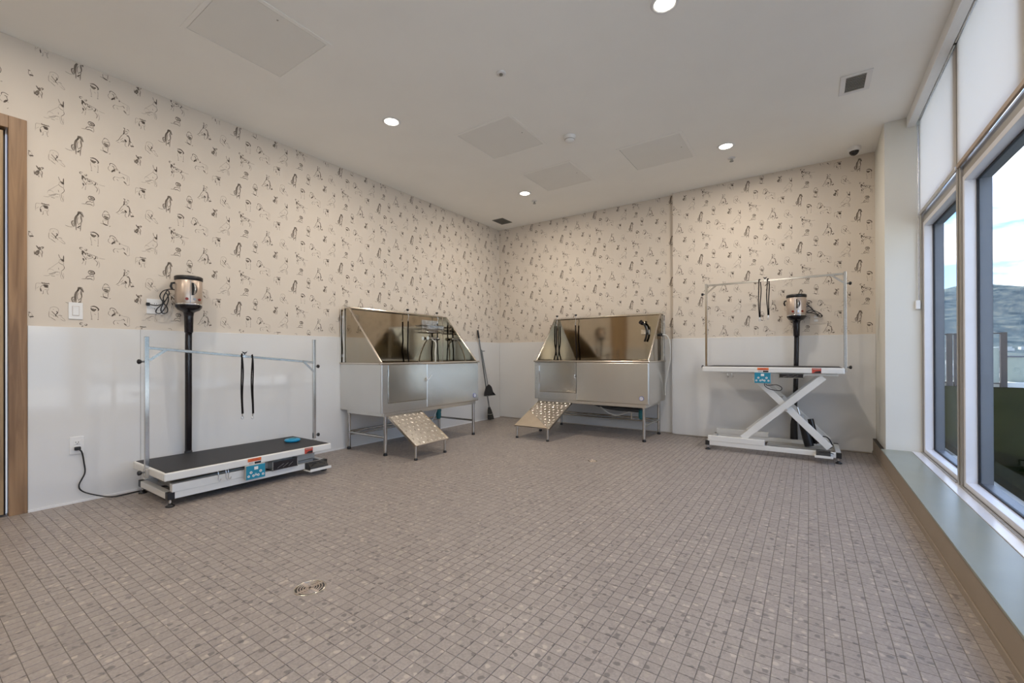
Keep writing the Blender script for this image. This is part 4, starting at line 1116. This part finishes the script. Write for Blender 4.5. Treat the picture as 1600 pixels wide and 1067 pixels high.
    if not raised:
        for x in (.315, .365, .380):
            MB().tube(spline([(x, -D - .004, zt + .002), (x, -D - .010, zt - .02), (x, -D - .010, zt - .055), (x + .008, -D - .018, zt - .066), (x + .016, -D - .012, zt - .052)], 4), .0028, 6).build('hook', M['chrome'], t)
    else:
        for x in (.20, .245):
            MB().tube(spline([(x, -.30, zt + .002), (x, -.30, zt - .055), (x + .008, -.31, zt - .066), (x + .016, -.30, zt - .052)], 4), .0028, 6).build('hook', M['chrome'], t)
    # grooming arm: two posts, crossbar, braces, knobs
    yp = -.31
    zl, zr_ = (ztop - .055, ztop + .005) if not raised else (ztop - .04, ztop - .03)
    pl = (-.006, 1.241) if not raised else (-.012, 1.236)
    ph = 1.155 if not raised else ztop + .925
    ph2 = 1.168 if not raised else ztop + .928
    bl_, br_ = (1.075, .955) if not raised else (ztop + .905, ztop + .907)
    for s_, x, z0, z1 in ((-1, pl[0], zl, ph), (1, pl[1], zr_, ph2)):
        p = MB().box(x - .0125, x + .0125, yp - .0125, yp + .0125, z0, z1).build('post', M['tube'], t, bevel=0.002)
        xe = 0.0 if s_ < 0 else L_
        MB().box(min(x, xe) - (.012 if s_ < 0 else 0), max(x, xe) + (.012 if s_ > 0 else 0), yp - .028, yp + .028, zt + .006 - (0.02 if not raised and s_ < 0 else 0), zb - .008).build('post_clamp', M['enamel_grey'], t, bevel=0.002)
        zk = z0 + .03 if z0 > ztop - .05 else ztop - .03
        for kz in (zk, (bl_ if s_ < 0 else br_) - .095 + (.057 if (s_ > 0 and not raised) else 0)):
            kb = MB().cyl((x + s_ * .012, yp, kz), (x + s_ * .030, yp, kz), .0065, n=8).build('knob_bolt', M['pole'], t)
            MB().lathe([(0, .028 * s_), (.010, .028 * s_), (.016, .036 * s_), (.017, .046 * s_), (.010, .052 * s_), (0, .052 * s_)], (x, yp, kz), 12, 'x').build('knob', M['black'], kb)
    MB().bar((pl[0] + .012, yp, bl_), (pl[1] - .012, yp, br_), .020, .020).build('crossbar', M['tube'], t, bevel=0.002)
    f = lambda x: bl_ + (br_ - bl_) * x / 1.23
    for s_, x in ((1, pl[0] + .012), (-1, pl[1] - .012)):
        MB().bar((x, yp - .014, f(x) - .085), (x + s_ * .10, yp - .014, f(x + s_ * .1)), .018, .006, up=(0, 1, 0)).build('brace', M['tube'], t)
    # clamp with wing screw and two loops
    xc = .635 if not raised else .565
    MB().box(xc - .012, xc + .012, yp - .013, yp + .013, f(xc) - .012, f(xc) + .014).build('loop_clamp', M['chrome'], t, bevel=0.002)
    wg = MB().cyl((xc, yp, f(xc) + .012), (xc, yp, f(xc) + .026), .0045, n=8).build('wing_screw', M['black'], t)
    MB().prism([(xc - .020, yp - .004, f(xc) + .042), (xc - .010, yp - .004, f(xc) + .024), (xc + .010, yp - .004, f(xc) + .024), (xc + .020, yp - .004, f(xc) + .042), (xc + .006, yp - .004, f(xc) + .034), (xc - .006, yp - .004, f(xc) + .034)], (0, .008, 0)).build('wing', M['black'], wg)
    for k, x in enumerate(((.612, .692) if not raised else (.515, .592))):
        ln = .535 if not raised else (.44, .42)[k]
        zt_ = f(x) + .012
        lp = MB()
        rnd = random.Random(k + (5 if raised else 0))
        for side in (-1, 1):
            pts = []
            for q in range(9):
                u = q / 8
                sp_ = .009 * math.sin(PI * min(u * 1.1, 1)) * (1 - u) + .0045
                pts.append((x + side * sp_ + .003 * math.sin(u * 7 + k), yp - .014 if side < 0 else yp + .006 * (1 - u) - .008 * u, zt_ - ln * .90 * u))
            lp.tube(spline(pts, 3), .0052, 6)
        lp.tube([(x - .006, yp - .014, zt_), (x, yp - .006, zt_ + .006), (x + .006, yp + .008, zt_)], .006, 6)
        lo = lp.build('grooming_loop', M['strap'], t)
        ze = zt_ - ln * .90
        MB().cyl((x, yp - .01, ze), (x, yp - .01, ze - .020), .005, n=8).build('swivel', M['chrome'], lo)
        MB().tube([(x + .009 * math.cos(a * PI / 6), yp - .01, ze - .032 + .012 * math.sin(a * PI / 6)) for a in range(12)], .0022, 6, True).build('snap_ring', M['chrome'], lo)
    return t
groom_table('grooming_table', 'lowered electric grooming table near the floor by the left wall', (0.08, -4.735, 0), PI / 2, .238, False)
groom_table('grooming_table', 'raised electric grooming table on white scissor legs at the right', (3.275, -0.195, 0), 0, .888, True)

t = thing('dish', 'small blue plastic dish upside down on the lowered table', 'dish', (0.363, -3.687, 0.2418))
MB().lathe([(.048, 0.0), (.060, .004), (.066, .016), (.060, .024), (.03, .027), (0, .027)], n=28).build('bowl', M['blue'], t)
MB().lathe([(.030, .0275), (.032, .031), (.024, .032), (0, .031)], n=24).build('rim', M['teal'], t)

# ------------------------------------------------------------------ wall-hung dryers
def dryer(label, loc, rz, cord, raised):
    """local y = 0 at the wall, body in front at -y, z=0 at the bottom of the shell"""
    t = thing('pet_dryer', label, 'dryer', loc, rz, 'wall-mounted pet dryers')
    c = (0, -.115, 0)
    n = 32
    MB().lathe([(.088, .010), (.090, .016), (.0905, .190), (.088, .194)], c, n).build('body_shell', M['champ'], t)
    MB().lathe([(.089, .1945), (.094, .197), (.094, .222), (.086, .228), (0, .230)], c, n).build('top_cap', M['black'], t)
    MB().lathe([(.0885, -.002), (.0915, .000), (.0915, .009), (.0885, .0095)], c, n).build('chrome_band', M['chrome'], t)
    MB().lathe([(.0895, -.0025), (.088, -.018), (.072, -.040), (.046, -.052), (.036, -.060), (.031, -.09), (.029, -.215), (.025, -.222), (0, -.222)], c, n).build('funnel', M['blackg'], t, label='glossy black lower funnel')
    # handle on the front right
    a0 = math.radians(4 if not raised else 11)
    dirv = Vector((math.sin(a0), -math.cos(a0), 0)); tn = Vector((math.cos(a0), math.sin(a0), 0))
    b0 = Vector(c) + dirv * .0885
    poly = []
    for q in range(13):
        a = -PI / 2 + PI * q / 12
        poly.append(b0 + tn * (-.018 + .036 * math.cos(a)) + Vector((0, 0, .122 + .050 * math.sin(a))))
    MB().prism([p for p in poly], dirv * .012).build('handle_recess', M['black'], t, bevel=0.002)
    hp = [b0 + dirv * (.014 + .016 * math.sin(PI * q / 8)) + tn * -.004 + Vector((0, 0, .082 + .08 * q / 8)) for q in range(9)]
    MB().tube(hp, .006, 8).build('handle', M['chrome'], t)
    MB().prism([b0 - tn * .030 + Vector((0, 0, .012)), b0 - tn * .026 + Vector((0, 0, .012)), b0 - tn * .026 + Vector((0, 0, .19)), b0 - tn * .030 + Vector((0, 0, .19))], dirv * .004).build('trim_strip', M['chrome'], t)
    for q, (off, m, r) in enumerate(((-.047, M['red'], .011), (.0, M['chrome'], .010), (.039, M['red'], .010))):
        an = a0 + off / .0905
        dv = Vector((math.sin(an), -math.cos(an), 0))
        p = Vector(c) + dv * .088 + Vector((0, 0, .042))
        MB().cyl(p, p + dv * .010, r, n=14).build('button', m, t)
    # wall bracket
    MB().box(-.03, .03, -.030, 0, .05, .20).build('wall_bracket', M['black'], t, bevel=0.003)
    s_ = -1 if not raised else -1
    MB().tube([(s_ * .088, -.10, .17), (s_ * .108, -.10, .165), (s_ * .114, -.10, .14), (s_ * .104, -.10, .115)], .008, 8).build('hose_hook', M['black'], t)
    # long hose down to the nozzle
    zf = -loc[2]
    lean = .018 if not raised else -.028
    if raised:
        P = [(0, -.115, -.222), (0, -.108, -.30), (lean * .4, -.092, zf * .55), (lean, -.075, zf + .30)]
    else:
        P = [(0, -.115, -.222), (0, -.108, -.30), (lean * .4, -.085, zf * .55), (lean * 1.1, -.045, zf + .25)]
    MB().tube(spline(P, 8), .0235, 16).build('hose', M['blackg'], t, label='long black hose')
    e = P[-1]
    if raised:
        MB().lathe([(.0238, .0), (.027, -.01), (.032, -.05), (.036, -.20), (.034, -.24), (0, -.245)], e, 18).build('nozzle', M['black'], t)
    else:
        MB().lathe([(.0238, .0), (.027, -.01), (.028, -.10), (.028, -.2), (0, -.21)], e, 18).build('nozzle', M['black'], t)
    MB().tube(spline(cord, 7), .0038, 7).build('power_cord', M['black'], t)
    return t
# left dryer: local x -> +y, local -y -> +x
c1 = [(-.088, -.10, .115), (-.115, -.07, .118), (-.15, -.05, .10), (-.165, -.04, .06), (-.145, -.05, .01), (-.12, -.05, -.03), (-.125, -.05, -.065), (-.155, -.05, -.07), (-.16, -.05, -.03),
      (-.13, -.06, .04), (-.112, -.06, .09), (-.125, -.06, .108), (-.145, -.055, .06), (-.155, -.05, 0.0), (-.185, -.045, -.04), (-.19, -.045, -.07), (-.16, -.05, -.068), (-.125, -.055, .0), (-.115, -.055, .05),
      (-.13, -.05, .09), (-.145, -.045, .05), (-.14, -.04, .01), (-.18, -.03, -.012), (-.225, -.022, -.008)]
d_ = dryer('champagne and black pet dryer hung on the left wall over the lowered table', (0.0005, -4.395, 1.425), PI / 2, c1, False)
MB().box(-.245, -.222, -.028, -.008, -.018, .006).build('plug', M['black'], d_, bevel=0.004)
c2 = [(.085, -.11, .13), (.10, -.09, .115), (.135, -.07, .075), (.15, -.06, .045), (.11, -.065, .03), (.08, -.07, .045), (.075, -.075, .075), (.10, -.075, .10), (.13, -.07, .085), (.16, -.06, .04),
      (.20, -.05, .0), (.225, -.045, -.008), (.21, -.045, .02), (.17, -.05, .045), (.13, -.055, .06), (.09, -.06, .04), (.12, -.055, .03), (.16, -.05, .02), (.19, -.045, -.004), (.215, -.04, -.02), (.23, -.04, -.005), (.20, -.04, .02), (.185, -.03, -.01)]
d_ = dryer('champagne and black pet dryer hung on the far wall behind the raised table', (4.110, -0.0705, 1.432), 0, c2, True)
t = thing('wall_outlet', 'outlet plate on the wallpaper right of the far dryer', 'outlet', (4.285, -0.0705, 1.400))
MB().box(-.055, .055, -.006, 0, -.058, .058).build('plate', M['paper'], t, bevel=0.002)
MB().box(-.017, .017, -.0085, -.006, .007, .033).box(-.017, .017, -.0085, -.006, -.033, -.007).build('socket', M['white'], t, bevel=0.001)

# ------------------------------------------------------------------ broom and dustpan in the corner
t = thing('broom', 'thin grey broom leaning in the corner beside the left tub', 'broom', (0, 0, 0))
top = Vector((0.035, -0.615, 1.40)); bot = Vector((0.115, -0.435, 0.20))
MB().cyl(bot, top, .011, n=10).build('pole', M['pole'], t)
MB().cyl(top - (top - bot) * .10, top, .016, .014, n=10).build('grip', M['black'], t)
dn = (bot - top).normalized()
br = MB()
for k, (q, w1, w2) in enumerate(((0.0, .016, .016), (.05, .030, .018), (.12, .045, .022), (.195, .052, .026))):
    pass
sec = [(0.0, .016, .014), (.04, .028, .018), (.11, .042, .022), (.185, .050, .026)]
vs = []
for q, w1, w2 in sec:
    p = bot + dn * q * 1.0
    for sx, sy in ((-1, -1), (1, -1), (1, 1), (-1, 1)):
        vs.append((p.x + sy * w2, p.y + sx * w1, max(p.z, .006)))
fs = [(k * 4 + i, k * 4 + (i + 1) % 4, (k + 1) * 4 + (i + 1) % 4, (k + 1) * 4 + i) for k in range(3) for i in range(4)] + [(3, 2, 1, 0), (12, 13, 14, 15)]
br.add(vs, fs).build('bristle_head', M['bristle'], t)
MB().cyl(bot + dn * -.01, bot + dn * .02, .020, n=10).build('collar', M['black'], t)
p = bot + dn * .10
MB().box(p.x - .028, p.x + .028, p.y - .044, p.y + .044, p.z - .003, p.z + .003).build('band', M['chrome'], t)
t = thing('dustpan', 'black lobby dustpan clipped upright to the leaning broom', 'dustpan', (0.124, -0.49, 0.40))
MB().prism([(.02, -.118, 0), (.02, .118, 0), (.02, .112, .045), (.02, .075, .125), (.02, .018, .165), (.02, -.018, .165), (.02, -.075, .125), (.02, -.112, .045)], (.008, 0, 0)).build('pan', M['black'], t, bevel=0.003)
MB().prism([(.028, -.118, 0), (.07, -.118, 0), (.028, -.112, .045)], (0, .006, 0)).prism([(.028, .112, 0), (.07, .112, 0), (.028, .106, .045)], (0, .006, 0)).build('side_wall', M['black'], t)
MB().box(.02, .07, -.118, .118, -.006, 0).build('lip', M['pole'], t)
MB().cyl((.018, -.012, .155), (-.045, -.085, .70), .008, n=10).build('handle', M['pole'], t)
MB().cyl((-.055, -.088, .675), (-.03, -.03, .680), .007, n=10).build('clip', M['pole'], t)

# ------------------------------------------------------------------ floor drains
def drain(label, x, y, r):
    t = thing('floor_drain', label, 'drain', (x, y, 0), group='floor drains')
    MB().lathe([(r, .0002), (r - .002, .0016), (r - .006, .0016), (r - .007, -.001)], n=40).build('ring', M['steel_edge'], t)
    MB().lathe([(r - .001, -.0006), (r + .052, -.0008)], n=40).build('stone_surround', M['stone'], t)
    MB().lathe([(0, -.0016), (r - .007, -.0016)], n=36).build('sump', M['mesh'], t)
    for k in range(4):
        q = r - .014 - k * (r - .016) / 4.6
        MB().lathe([(q, -.001), (q, .0012), (q - .0045, .0012), (q - .0045, -.001)], n=32).build('grate_ring', M['champ'], t)
    MB().box(-.006, .006, -r + .007, r - .007, -.001, .0010).box(-r + .007, r - .007, -.006, .006, -.001, .0010).build('grate_bar', M['champ'], t)
drain('round grate floor drain in the open floor nearest the viewer', 2.41, -4.735, .066)
drain('small round floor drain in front of the far tub', 2.504, -1.933, .045)
